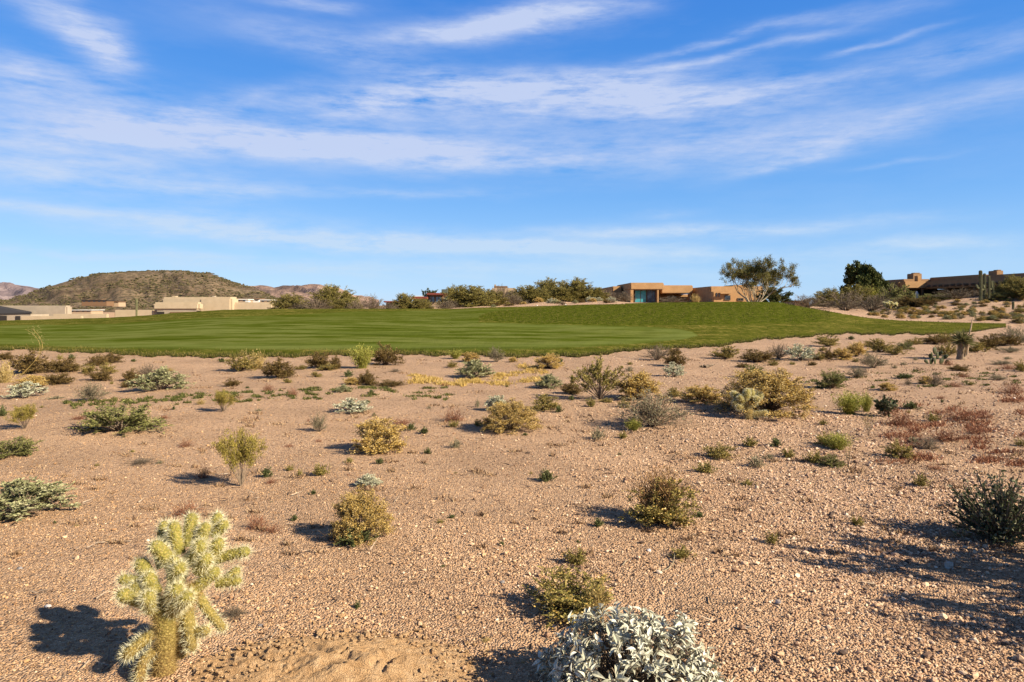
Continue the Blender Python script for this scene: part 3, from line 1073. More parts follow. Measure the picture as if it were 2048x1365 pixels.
# kind: (object name, category, part list of (part name, mesh)) in several forms
PROTO = {}
def proto(kind, name, cat, variants):
    """variants: list of [(part name, MB, material), ...]"""
    out = []
    for parts in variants:
        ms, joined, mats = [], MB(), []
        for pn, b, mt in parts:
            if b.n == 0:
                continue
            ms.append((pn, b.mesh(name + '_' + pn, mt)))
            joined.merge(b, len(mats))
            mats.append(mt)
        out.append((ms, joined.mesh(name, mats)))
    PROTO[kind] = (name, cat, out)


def sv(seed, lmat, smat=None, tmat=None, tipname='seed_heads', **kw):
    S, L, T = shrub(seed, **kw)
    r = [('stems', S, smat or M_TWIGD), ('foliage', L, LM[lmat])]
    if tmat:
        r.append((tipname, T, LM[tmat]))
    return r


def wv(seed, smat, lmat=None, fl='foliage', **kw):
    S, L = wisps(seed, **kw)
    r = [('stems', S, LM[smat])]
    if lmat:
        r.append((fl, L, LM[lmat]))
    return r


def pv(seed, lmat, smat, **kw):
    S, L = sapling(seed, **kw)
    return [('stems', S, smat), ('foliage', L, LM[lmat])]


def tv(seed, lmat, smat, **kw):
    S, L = tree(seed, **kw)
    return [('trunk', S, smat), ('crown', L, LM[lmat])]


proto('gold', 'golden_bush', 'bush', [sv(s, 'golden_under_leaf', None, 'golden_seed_head', n=70, tilt=88, sub=7, sublen=.20, per=8, ll=.05, lw=.014, tips=22, tipr=.019, tipl=.038, t0=.55, ragged=.32) for s in (1, 2, 3)])
proto('goldbig', 'golden_bush', 'bush', [sv(4, 'golden_under_leaf', None, 'golden_seed_head', n=170, tilt=90, sub=8, sublen=.13, per=6, ll=.03, lw=.010, tips=17, tipr=.012, tipl=.021, t0=.6, ragged=.16, stem=.006)])
proto('thin', 'bare_sapling', 'sapling', [pv(64, 'sprig_leaf', M_TWIG, n=9, flow=32, ll=.035, lw=.012, tilt=34, trunk=.25, jit=.02, stem=.007)])
proto('brown', 'brown_bush', 'bush', [sv(s, 'brown_leaf', None, 'golden_under_leaf', n=46, tilt=88, sub=7, sublen=.22, per=13, ll=.070, lw=.024, tips=5, tipr=.03, tipl=.05, t0=.35, ragged=.42) for s in (11, 12, 13)])
proto('olive', 'olive_bush', 'bush', [sv(s, 'olive_leaf', None, 'golden_seed_head', n=44, tilt=84, sub=7, sublen=.22, per=15, ll=.070, lw=.022, tips=3, tipr=.03, tipl=.04, t0=.35, ragged=.4) for s in (21, 22, 23)])
proto('sage', 'sage_bush', 'bush', [sv(s, 'sage_leaf', M_TWIG, n=60, tilt=88, sub=8, sublen=.16, per=13, ll=.062, lw=.030, t0=.45, ragged=.16) for s in (31, 32)])
proto('gsage', 'green_sage_bush', 'bush', [sv(s, 'green_sage_leaf', M_TWIG, n=64, tilt=88, sub=8, sublen=.17, per=14, ll=.052, lw=.022, t0=.4, ragged=.28) for s in (36, 37)])
proto('silver', 'silver_bush', 'bush', [sv(s, 'silver_leaf', M_TWIG, n=40, tilt=86, sub=7, sublen=.16, per=10, ll=.085, lw=.038, t0=.5, ragged=.2) for s in (41, 42)])
proto('grey', 'grey_bush', 'bush', [sv(s, 'grey_leaf', M_TWIG, n=60, tilt=82, sub=8, sublen=.26, per=9, ll=.036, lw=.018, t0=.3, ragged=.25, stem=.007) for s in (51, 52)])
proto('sap', 'desert_sapling', 'sapling', [pv(s, 'sprig_leaf', M_TWIG, n=24, flow=300, ll=.036, lw=.015, tilt=44, trunk=.42, jit=.030, wild=.8, stem=.008) for s in (61, 62)])
proto('creo', 'creosote_bush', 'bush', [pv(s, 'olive_leaf', M_TWIG, n=30, flow=130, tilt=60, ll=.045, lw=.020, trunk=.4, stem=.012) for s in (66, 67)])
proto('broom', 'green_broom', 'bush', [[('stems', *x) for x in [(wisps(s, n=190, tilt=52, w=.0055, base=.07)[0], LM['broom_leaf'])]] + [('foliage', wisps(s + 5, n=190, tilt=52, flow=10, ll=.075, base=.07)[1], LM['broom_leaf'])] for s in (71, 72)])
proto('weed', 'green_weed', 'weed', [wv(s, 'weed_leaf', 'weed_leaf', n=34, tilt=62, flow=16, ll=.17, w=.013, base=.10) for s in (81, 82, 83)])
proto('oweed', 'olive_weed', 'weed', [wv(s, 'olive_leaf', 'olive_leaf', n=40, tilt=66, flow=13, ll=.14, w=.012, base=.10) for s in (86, 87, 88)])
proto('gweed', 'grey_weed', 'weed', [wv(s, 'grey_leaf', 'grey_leaf', n=36, tilt=70, flow=12, ll=.13, w=.011, base=.10) for s in (91, 92)])
proto('red', 'red_weed', 'weed', [wv(s, 'red_stem', 'red_stem', n=70, tilt=80, flow=7, ll=.07, w=.007, base=.12, curl=.3) for s in (101, 102, 103)])
proto('straw', 'dry_grass_tuft', 'dry grass', [wv(s, 'straw', 'straw', n=130, tilt=60, flow=3, ll=.09, w=.0075, base=.10, curl=.25, droop=.2) for s in (111, 112)])
proto('dry', 'dry_brush', 'brush', [sv(s, 'dry_brush', M_TWIG, n=50, tilt=84, sub=8, sublen=.26, per=7, ll=.05, lw=.013, t0=.25, ragged=.3, stem=.008) for s in (121, 122)])
proto('mesq', 'desert_tree', 'tree', [sv(s, 'mesquite_leaf', M_TWIG, n=140, tilt=90, sub=11, sublen=.15, per=22, ll=.040, lw=.013, t0=.35, ragged=.20, stem=.006)[:2] for s in (131, 132, 133)])
proto('dtree', 'leafy_tree', 'tree', [sv(s, 'dark_tree_leaf', M_TWIGD, n=60, tilt=95, sub=9, sublen=.17, per=30, ll=.05, lw=.028, t0=.5, ragged=.22)[:2] for s in (141,)])


DOMES = ('gold', 'goldbig', 'brown', 'olive', 'sage', 'gsage', 'silver', 'grey', 'dry', 'rust')
def plant(px, py, w, h, kind, label, rot=None, group=None, parts=None, squash=1.0, Y=None):
    """put a plant of pixel size w x h with its foot at (px, py)"""
    name, cat, var = PROTO[kind]
    k = (int(px * 7 + py * 3)) % len(var)
    ms, joined = var[k]
    if Y is None:
        x, y, z = hit(px, py)
    else:
        x, y = PX(px, Y), Y
        z = gz1(x, y)
    if Y is None and kind in DOMES:          # the row measured is the near edge of the dome
        y += .30 * w * y / F
        x, z = PX(px, y), gz1(PX(px, y), y)
    W, H = w * y / F, h * y / F
    if Y is None:
        H = max(.5 * H, PZ(py - h, y) - z)
    rz = rot if rot is not None else ((px * 13.7 + py * 7.3) % 360) / 57.3
    if parts is None:
        parts = w >= 40
    if parts:
        o = empty(name, (x, y, z - .01), rz)
        for pn, me in ms:
            c = bpy.data.objects.new(pn, me)
            C.objects.link(c)
            c.parent = o
    else:
        o = bpy.data.objects.new(name, joined)
        C.objects.link(o)
        o.location = (x, y, z - .01)
        o.rotation_euler = (0, 0, rz)
    o.scale = (W * 1.08, W * 1.08 * squash, H * 1.05)
    tag(o, label, cat, group)
    return o

# ------------------------------------------------------------------ the plants, each where it stands: (column, foot row, width, height, kind, label)
PLANTS = [
 # along the turf edge, from one side of the frame to the other
 (10, 720, 27, 17, 'brown', 'small brown bush at the frame edge just below the turf, farthest from the golden bush'),
 (63, 748, 78, 40, 'brown', 'wide dark brown bush with a tall pale grass plume rising behind it'),
 (8, 766, 46, 48, 'straw', 'straw coloured grass clump cut by the frame edge beside the wide brown bush'),
 (127, 746, 52, 32, 'brown', 'rounded dark brown bush touching the wide brown bush beneath the plume'),
 (119, 720, 13, 12, 'oweed', 'tiny olive weed at the turf edge above the rounded dark brown bush'),
 (144, 721, 17, 13, 'weed', 'small fresh green weed at the turf edge beside a tiny olive weed'),
 (152, 744, 19, 11, 'olive', 'little olive bush tucked beside the rounded dark brown bush'),
 (195, 733, 36, 21, 'brown', 'low brown bush leaning against a wider brown one near the turf'),
 (222, 727, 42, 19, 'brown', 'broad flat brown bush just under the turf, upper of a touching pair'),
 (175, 748, 30, 18, 'olive', 'low olive bush below the touching pair of brown bushes'),
 (217, 749, 29, 21, 'olive', 'spiky olive bush standing alone under the flat brown bush'),
 (200, 763, 46, 23, 'brown', 'spreading rust brown bush above the round grey twiggy bush'),
 (115, 770, 52, 26, 'brown', 'spreading brown bush above the white topped bush'),
 (62, 776, 52, 22, 'gold', 'golden brown bush right behind the white topped bush'),
 (52, 797, 62, 30, 'silver', 'white topped silvery bush near the frame edge'),
 (111, 798, 32, 8, 'gweed', 'flat grey weed lying beside the white topped bush'),
 (183, 804, 57, 36, 'grey', 'round grey twiggy bush on bare gravel between the white topped and the pale sage bush'),
 (267, 724, 11, 7, 'weed', 'tiny green weed alone below the turf above the pale sage mound'),
 (264, 763, 36, 22, 'brown', 'brown olive bush at the shoulder of the pale sage mound'),
 (254, 776, 24, 13, 'brown', 'small dark bush at the foot of the brown olive bush beside the sage mound'),
 (296, 756, 48, 27, 'dry', 'dry grey brown brush standing behind the pale sage mound'),
 (337, 742, 22, 8, 'straw', 'tiny yellow straw tuft behind the pale sage mound'),
 (319, 783, 94, 42, 'sage', 'wide pale sage green mound between the turf and the strip of green weeds'),
 (464, 774, 29, 16, 'brown', 'small dark brown bush alone above the end of the weed strip'),
 (443, 725, 17, 10, 'weed', 'small green weed at the turf edge beside the bush with straw grass'),
 (483, 744, 58, 36, 'olive', 'golden olive bush in front of tall straw grass at the turf edge'),
 (513, 738, 50, 38, 'straw', 'tall straw grass tuft rising against the turf'),
 (558, 757, 70, 36, 'brown', 'dense dark brown bush in front of the straw grass'),
 (602, 740, 23, 9, 'olive', 'flat olive bush between two dark brown bushes near the turf'),
 (637, 738, 42, 37, 'brown', 'upright brown bush beside the flat olive bush at the turf edge'),
 (672, 739, 22, 26, 'brown', 'narrow upright brown twig bush between the brown bush and the green broom'),
 (655, 742, 36, 14, 'olive', 'low olive bush at the foot of the narrow twig bush'),
 (724, 737, 54, 50, 'broom', 'tall yellow green broom standing against the turf'),
 (770, 732, 54, 40, 'brown', 'dark brown bush touching the tall yellow green broom'),
 (537, 782, 27, 18, 'red', 'dark reddish tuft below the dense dark brown bush'),
 (586, 792, 24, 22, 'red', 'upright dark reddish tuft above the strip of green weeds'),
 (575, 767, 17, 10, 'olive', 'tiny olive bush just below the dense dark brown bush'),
 (632, 755, 22, 11, 'olive', 'tiny olive bush below the upright brown bush'),
 (697, 754, 22, 15, 'weed', 'small fresh green bush below the tall yellow green broom'),
 (705, 771, 30, 15, 'gold', 'small golden bush joined to a row of reddish brown ones'),
 (735, 772, 40, 27, 'brown', 'reddish brown bush in the middle of a low row below the broom'),
 (781, 774, 47, 15, 'brown', 'low trailing brown bush at the end of the row beside yellow grass'),
 (686, 786, 28, 15, 'sage', 'small pale sage bush below the row of reddish brown bushes'),
 (743, 787, 14, 9, 'weed', 'tiny green weed below the reddish brown row'),
 (903, 736, 21, 13, 'olive', 'small olive bush above the round sage bush near the yellow grass'),
 (911, 718, 32, 21, 'broom', 'bright yellow green tuft against the turf'),
 (940, 725, 34, 19, 'gold', 'small golden bush at the turf edge behind the round sage bush'),
 (949, 758, 70, 36, 'sage', 'round pale sage bush standing in the yellow grass'),
 (889, 772, 20, 9, 'red', 'tiny reddish weed in front of the yellow grass'),
 (993, 725, 32, 32, 'grey', 'dark grey twiggy bush poking up in front of the turf'),
 (1026, 725, 18, 10, 'gold', 'tiny golden tuft at the turf edge beside the dark grey twigs'),
 (1096, 739, 46, 29, 'gold', 'golden brown bush at the end of the yellow grass nearest the turf'),
 (1119, 726, 16, 11, 'weed', 'small green weed at the turf edge behind the golden brown bush'),
 (1075, 724, 9, 6, 'weed', 'tiny dark weed speck at the turf edge behind the yellow grass'),
 (1200, 799, 94, 84, 'creo', 'tall open creosote bush with bare lower stems'),
 (1097, 778, 52, 28, 'sage', 'pale sage bush between the yellow grass and the open creosote'),
 (1143, 789, 46, 23, 'brown', 'low brown bush at the side of the open creosote'),
 (1259, 743, 18, 13, 'gweed', 'small grey weed alone on gravel above the open creosote'),
 (1260, 730, 13, 8, 'oweed', 'tiny olive weed just behind the small grey weed'),
 (1315, 722, 58, 30, 'dry', 'rusty dry brush at the turf edge beside the silver bush'),
 (1351, 711, 22, 17, 'brown', 'small brown bush touching the turf behind the rusty dry brush'),
 (1349, 734, 40, 30, 'brown', 'brown golden bush right behind the small silvery bush'),
 (1348, 755, 38, 27, 'silver', 'small silvery bush in front of the brown golden bush near the turf'),
 (1451, 719, 52, 25, 'olive', 'spreading olive bush alone on sand below the turf'),
 (1275, 801, 82, 50, 'gold', 'golden bush between the open creosote and the large grey bush'),
 (1400, 808, 70, 33, 'gold', 'low bright golden bush between the large grey bush and the biggest golden bush'),
 (1349, 796, 30, 20, 'olive', 'small olive bush behind the low bright golden bush'),
 (1088, 823, 62, 31, 'olive', 'olive golden bush behind the round golden bush with the long shadow'),
 (1118, 825, 20, 15, 'weed', 'small green weed at the foot of the olive golden bush'),
 (1143, 801, 14, 11, 'weed', 'tiny weed below the low brown bush beside the creosote'),
 (1182, 814, 24, 22, 'oweed', 'olive weed in front of the open creosote'),
 (1212, 806, 27, 10, 'olive', 'flat olive bush at the foot of the open creosote'),
 (993, 823, 42, 33, 'silver', 'pale silver spiky bush behind the round golden bush'),
 (1022, 866, 104, 62, 'goldbig', 'round golden bush with a long dark shadow in the middle ground'),
 (957, 853, 22, 19, 'oweed', 'olive weed beside the shadow of the round golden bush'),
 (955, 815, 11, 20, 'gweed', 'thin grey weed beside the pale silver spiky bush'),
 (1305, 862, 128, 76, 'grey', 'large round grey bush with fine twigs in the middle ground'),
 (1266, 862, 38, 28, 'broom', 'yellow green tuft at the foot of the large grey bush'),
 (1248, 816, 24, 18, 'olive', 'small olive bush squeezed behind the large grey bush'),
 (1195, 879, 33, 28, 'gweed', 'wispy grey weed left of the large grey bush'),
 (1245, 877, 22, 17, 'oweed', 'small olive weed in front of the large grey bush'),
 # right of centre, below the turf
 (1657, 694, 50, 22, 'olive', 'wide olive bush on the sand bank just below the turf'),
 (1702, 680, 14, 9, 'weed', 'tiny green weed touching the turf beyond the wide olive bush'),
 (1645, 703, 14, 9, 'olive', 'tiny olive bush below the wide olive bush on the sand bank'),
 (1513, 726, 58, 29, 'brown', 'dark brown bush at the start of the row leading to the silvery bush'),
 (1558, 719, 42, 30, 'dry', 'straw brown dry brush between the dark brown and the bright silvery bush'),
 (1601, 722, 52, 30, 'silver', 'bright silvery bush in the row below the turf'),
 (1594, 706, 22, 14, 'broom', 'yellow flowering tuft behind the bright silvery bush'),
 (1636, 722, 24, 17, 'olive', 'olive bush touching the bright silvery bush'),
 (1655, 720, 24, 22, 'brown', 'brown bush between the olive and the golden brown bush of the row'),
 (1682, 721, 34, 22, 'gold', 'golden brown bush closing the row beside the bright silvery bush'),
 (1548, 732, 22, 11, 'olive', 'small olive tuft in front of the straw brown dry brush'),
 (1585, 730, 14, 8, 'oweed', 'tiny olive weed in front of the bright silvery bush'),
 (1625, 732, 16, 9, 'brown', 'tiny brown tuft in front of the olive bush of the row'),
 (1486, 736, 24, 11, 'brown', 'small brown tuft with shadow in front of the dark brown bush'),
 (1713, 714, 38, 26, 'gold', 'golden brown bush below the wide olive bush on the bank'),
 (1760, 706, 52, 26, 'olive', 'broad olive gold bush in the cluster behind the upright grey bush'),
 (1793, 711, 38, 17, 'olive', 'low olive bush joined to the broad olive gold bush'),
 (1810, 700, 32, 16, 'gsage', 'small green bush at the end of the olive cluster'),
 (1738, 694, 30, 16, 'straw', 'yellowish straw tuft at the back of the olive cluster'),
 (1746, 738, 52, 33, 'grey', 'upright grey bush in front of the olive cluster'),
 (1711, 725, 14, 8, 'olive', 'tiny olive tuft beside the upright grey bush'),
 (1664, 779, 56, 38, 'gsage', 'grey green bush beyond the biggest golden bush'),
 (1714, 757, 40, 23, 'grey', 'low grey bush between the grey green and the upright grey bush'),
 (1507, 757, 44, 27, 'gsage', 'grey green bush showing behind the biggest golden bush'),
 (1830, 690, 30, 13, 'olive', 'low olive bush touching the turf before the prickly pear'),
 (1868, 690, 48, 19, 'brown', 'low brown bush at the turf edge behind the prickly pear'),
 (1893, 685, 40, 18, 'olive', 'olive green bush at the turf edge behind the yucca'),
 (1896, 713, 38, 26, 'olive', 'olive gold bush just behind the yucca trunk'),
 (1952, 706, 46, 20, 'olive', 'olive gold bush just past the yucca'),
 (1976, 701, 42, 28, 'brown', 'brown green bush in the thicket past the yucca'),
 (2002, 693, 54, 27, 'brown', 'dark bush in the thicket at the tip of the turf'),
 (2032, 692, 56, 40, 'grey', 'tall grey green bush of the thicket cut by the frame edge'),
 (2020, 706, 44, 13, 'grey', 'low grey bush below the thicket at the frame edge'),
 (2015, 719, 18, 7, 'gweed', 'tiny flat grey weed below the thicket'),
 (2003, 731, 38, 11, 'grey', 'flat grey bush on sand below the thicket'),
 (1918, 743, 34, 15, 'brown', 'brown bush on sand in front of the yucca'),
 (1925, 755, 34, 12, 'red', 'red weed mat below the brown bush in front of the yucca'),
 (1807, 731, 14, 9, 'gweed', 'small grey weed midway between the upright grey bush and the prickly pear'),
 (1790, 737, 13, 8, 'gweed', 'tiny grey weed beside the upright grey bush'),
 (1831, 721, 12, 8, 'gweed', 'tiny grey weed near the prickly pear'),
 (1896, 731, 30, 14, 'red', 'red weed at the foot of the prickly pear'),
 (2018, 739, 48, 12, 'red', 'red weed mat near the frame edge below the thicket'),
 (2043, 744, 24, 22, 'olive', 'olive bush cut by the frame edge beside a red weed mat'),
 (1995, 761, 34, 13, 'grey', 'flat grey bush between two red mats near the frame edge'),
 (1853, 769, 24, 15, 'gold', 'small golden bush at the foot of a bare twig bush'),
 (1872, 774, 32, 30, 'dry', 'bare branching twig bush below the prickly pear'),
 (1809, 757, 38, 11, 'weed', 'flat green weed patch between the low grey bush and the bare twigs'),
 (1817, 771, 16, 14, 'dry', 'tiny bare twig below the flat green weed patch'),
 (1775, 782, 32, 15, 'gold', 'small golden bush on open sand above the green broom pair'),
 (1910, 774, 30, 12, 'red', 'small red weed beside the bare branching twig bush'),
 (2023, 787, 56, 27, 'red', 'large red brown weed at the frame edge level with the green broom'),
 (1881, 798, 26, 10, 'red', 'small red twig patch beyond the dark round leaved shrub'),
 (1530, 836, 172, 92, 'goldbig', 'biggest golden bush, standing behind the small pale cholla'),
 (1698, 829, 64, 50, 'broom', 'wide bright green broom beside the dark round leaved shrub'),
 (1732, 824, 30, 42, 'broom', 'narrow bright green broom touching the dark round leaved shrub'),
 (1822, 818, 33, 17, 'weed', 'low green weed behind the round red weed'),
 (1805, 851, 60, 36, 'red', 'dense round red weed in front of the dark round leaved shrub'),
 (1867, 844, 27, 21, 'oweed', 'olive weed with shadow between the round red weed and the red mats'),
 (1737, 873, 40, 62, 'thin', 'thin nearly bare sapling in front of the green broom'),
 (1645, 850, 20, 13, 'oweed', 'small olive weed alone in front of the biggest golden bush'),
 (1925, 840, 96, 28, 'red', 'wide low red mat on the gravel'),
 (1972, 837, 40, 16, 'red', 'small red mat beside the wide low red one'),
 (1890, 882, 78, 36, 'red', 'tall tangle of red stems nearest the olive green clump'),
 (1950, 868, 56, 20, 'red', 'sparse red mat beyond the tall red tangle'),
 (1500, 894, 32, 24, 'oweed', 'olive weed, upper of four in the open gravel below the small cholla'),
 (1553, 893, 28, 19, 'weed', 'green weed beside the upper olive weed below the small cholla'),
 (1576, 915, 30, 22, 'oweed', 'olive weed below the green weed on open gravel'),
 (1511, 935, 36, 31, 'gweed', 'grey olive weed, lowest of four on open gravel'),
 (1538, 918, 22, 15, 'gweed', 'faint grey weed in the middle of the weed group on open gravel'),
 (1675, 899, 60, 37, 'broom', 'yellow green bush with olive clumps at its foot'),
 (1650, 893, 34, 26, 'olive', 'olive bush against the yellow green bush on open gravel'),
 (1627, 926, 42, 27, 'oweed', 'olive weed clump below the yellow green bush'),
 (1664, 936, 46, 26, 'gsage', 'grey green clump below the yellow green bush'),
 (1697, 937, 22, 62, 'thin', 'tall thin yellow sprig beside the grey green clump'),
 (1797, 919, 50, 36, 'olive', 'olive green clump standing alone in front of the red tangle'),
 (1827, 887, 24, 18, 'gweed', 'small grey weed at the back of the dry straw bush'),
 (1857, 902, 48, 27, 'dry', 'dry straw bush at the foot of the tall red tangle'),
 (1496, 971, 26, 14, 'oweed', 'small olive weed with thin shadow below the weed group'),
 (1840, 974, 34, 30, 'oweed', 'olive weed with a thin shadow toward the big dark shrub'),
 (1875, 940, 50, 14, 'red', 'faint red mat behind the big dark shrub'),
 (2042, 892, 24, 18, 'oweed', 'olive weed cut by the frame edge beyond the big dark shrub'),
 # middle ground
 (401, 809, 24, 13, 'straw', 'pale yellow straw tuft in the weed strip'),
 (446, 824, 44, 44, 'sap', 'feathery yellow green sapling at the end of the weed strip'),
 (4, 833, 22, 24, 'weed', 'green weed cut by the frame edge above the small sapling'),
 (50, 858, 52, 50, 'sap', 'small yellow green sapling near the frame edge'),
 (157, 839, 34, 13, 'red', 'flat red brown weed beside the broad green mound'),
 (240, 871, 150, 60, 'gsage', 'broad low green mound between the two feathery saplings'),
 (347, 820, 9, 9, 'weed', 'tiny green weed speck below the weed strip'),
 (330, 837, 24, 10, 'red', 'small red brown weed beyond the broad green mound'),
 (24, 917, 88, 40, 'gsage', 'low grey green bush at the frame edge below the small sapling'),
 (372, 894, 32, 19, 'red', 'red weed in open gravel beyond the broad green mound'),
 (285, 931, 56, 15, 'dry', 'flat dark dry weed on open gravel'),
 (320, 928, 16, 10, 'gweed', 'tiny grey weed beside the flat dark dry weed'),
 (482, 973, 82, 120, 'sap', 'tall feathery yellow green sapling in the open foreground'),
 (405, 957, 36, 36, 'red', 'upright red weed in the shadow of the tall sapling'),
 (44, 1040, 158, 76, 'sage', 'large pale sage bush at the frame edge above the tall fuzzy cholla'),
 (370, 1032, 62, 38, 'red', 'red weed right behind the tall fuzzy cholla'),
 (789, 745, 26, 8, 'dry', 'small grey dead twigs near the tall yellow green broom'),
 (637, 865, 32, 40, 'grey', 'upright dark grey twig bush alone on open gravel'),
 (705, 828, 62, 29, 'silver', 'pale silvery sage bush with a shadow below the weed strip'),
 (735, 808, 14, 9, 'weed', 'tiny green weed behind the pale silvery sage bush'),
 (748, 834, 10, 10, 'weed', 'tiny green weed below the pale silvery sage bush'),
 (803, 849, 60, 13, 'red', 'long low red and straw weed above the dark golden bush'),
 (821, 861, 23, 16, 'weed', 'dark green weed above the dark golden bush, one of a pair'),
 (848, 868, 23, 15, 'weed', 'dark green weed, the other of the pair, nearer the round golden bush'),
 (905, 842, 54, 28, 'red', 'red weed beside the round golden bush'),
 (908, 854, 22, 16, 'oweed', 'olive weed at the foot of the red weed beside the golden bush'),
 (761, 908, 94, 62, 'gold', 'dark golden bush between the pale silvery sage and the white leaf clump'),
 (577, 894, 26, 8, 'red', 'flat faint red weed on open gravel between saplings and dark golden bush'),
 (637, 884, 20, 9, 'red', 'tiny faint red weed below the upright dark grey twigs'),
 (856, 908, 16, 15, 'weed', 'small dark weed below the green pair'),
 (912, 896, 27, 22, 'gweed', 'grey weed in front of the round golden bush shadow'),
 (759, 929, 18, 15, 'weed', 'small weed just in front of the dark golden bush'),
 (700, 926, 20, 13, 'oweed', 'small olive weed in front of the dark golden bush shadow'),
 (642, 951, 36, 29, 'oweed', 'olive green weed above the front golden bush'),
 (579, 942, 20, 15, 'oweed', 'small olive weed between the tall sapling and the olive green weed'),
 (599, 953, 13, 17, 'oweed', 'tiny upright olive weed beside the olive green weed'),
 (533, 955, 24, 23, 'weed', 'green weed just past the tall sapling'),
 (543, 967, 28, 14, 'red', 'small red weed below the green weed past the tall sapling'),
 (737, 976, 48, 27, 'silver', 'small white leafed clump above the front golden bush'),
 (626, 989, 18, 11, 'weed', 'tiny green weed above the front golden bush'),
 (723, 1086, 108, 102, 'goldbig', 'front golden bush with green at its foot'),
 (712, 1088, 70, 40, 'weed', 'dark green weed at the foot of the front golden bush'),
 (588, 1042, 18, 15, 'weed', 'small green weed between the red weed and the front golden bush'),
 (515, 1057, 48, 34, 'red', 'upright red weed between the tall cholla and the front golden bush'),
 (545, 1066, 44, 22, 'red', 'sparse red weed joined to the upright red one'),
 (903, 1036, 18, 9, 'weed', 'tiny dark weed on open gravel past the front golden bush'),
 (881, 1047, 18, 11, 'oweed', 'small olive weed on open gravel past the front golden bush'),
 (1437, 921, 58, 32, 'olive', 'olive golden bush with dark shadow in the open gravel'),
 (1408, 945, 48, 24, 'oweed', 'low olive weed just below the olive golden bush'),
 (1093, 963, 32, 28, 'weed', 'dark green weed alone in the middle of the gravel'),
 (1325, 1060, 124, 92, 'olive', 'straw golden bush topped by rusty wisps in the foreground'),
 (1318, 1052, 112, 122, 'rust', 'cloud of rusty wisps over the straw golden foreground bush'),
 (1400, 1034, 22, 14, 'weed', 'small green weed past the straw golden foreground bush'),
 (1411, 1001, 32, 8, 'red', 'small red twig behind the straw golden foreground bush'),
 (1150, 1129, 54, 38, 'oweed', 'olive weed above the wispy bush behind the white leaved shrub'),
 (1364, 1118, 44, 30, 'oweed', 'olive weed with a curved pale twig at its foot'),
 (1197, 1054, 26, 20, 'weed', 'green weed in the shadow of the straw golden foreground bush'),
 (1003, 1091, 14, 12, 'weed', 'tiny green weed left alone in the foreground gravel'),
 (886, 1136, 14, 9, 'weed', 'tiny dark weed in the foreground gravel above the sandy soil'),
 (1077, 1084, 12, 9, 'gweed', 'tiny grey weed in the foreground gravel'),
 (1153, 1248, 172, 94, 'olive', 'wispy olive golden bush half hidden by the white leaved shrub'),
 (1192, 1240, 60, 86, 'straw', 'pale straw stalks in front of the wispy olive golden bush'),
 (974, 1286, 26, 16, 'straw', 'small straw tuft above the shadow of the white leaved shrub'),
 (1544, 1087, 26, 28, 'oweed', 'small olive weed where the long shadow begins'),
 (1714, 1051, 30, 24, 'oweed', 'olive weed inside the long shadow'),
 (715, 1216, 16, 18, 'weed', 'small green weed just above the sandy soil'),
 (470, 1240, 44, 34, 'dry', 'dead grey twigs beside the sandy soil near the tall cholla'),
]
proto('rust', 'rusty_grass', 'dry grass', [wv(s, 'rust_twig', 'rust_twig', n=220, tilt=48, flow=12, ll=.05, w=.0075, base=.06, curl=.25) for s in (151,)])
for p in PLANTS:
    plant(*p[:6])

# weeds too alike to tell apart
rng0 = random.Random(4)
for i in range(46):
    px = rng0.uniform(20, 2030)
    py = 760 + 330 * rng0.random() ** 1.3
    plant(px, py, rng0.uniform(7, 13), rng0.uniform(5, 9), rng0.choice(['weed', 'oweed', 'gweed', 'red']),
          'tiny sprouting weed, one of many scattered on bare gravel', group='tiny weeds scattered over the gravel')

# sandy hillside below the flat roofed house
nb = 0
while nb < 165:
    px = rng0.uniform(1740, 2075)
    lo = np.interp(px, [1740, 1800, 1900, 2048], [628, 612, 602, 596])
    hi = np.interp(px, [1740, 1800, 1900, 2015, 2048], [634, 638, 641, 645, 650])
    py = lo + (hi - lo) * rng0.random() ** .8
    s = rng0.uniform(.7, 1.4) * (0.7 + 0.6 * (py - lo) / (hi - lo))
    plant(px, py, 11.5 * s, 6 * s, rng0.choice(['olive', 'gold', 'gold', 'gsage', 'grey', 'sage', 'olive', 'brown']),
          'small bush among many dotting the sandy hillside below the pueblo house', group='bushes dotting the sandy hillside')
    nb += 1

# strip of sand behind the raised rough
for i in range(26):
    px = rng0.uniform(985, 1235)
    Y = rng0.uniform(68, 84)
    s = rng0.uniform(.7, 1.3)
    plant(px, 0, 15 * s, 8 * s, rng0.choice(['gold', 'sage', 'dry', 'silver', 'brown']), 'small pale bush among those on the sand strip behind the raised rough',
          group='bushes on the sand strip behind the rough', Y=Y)

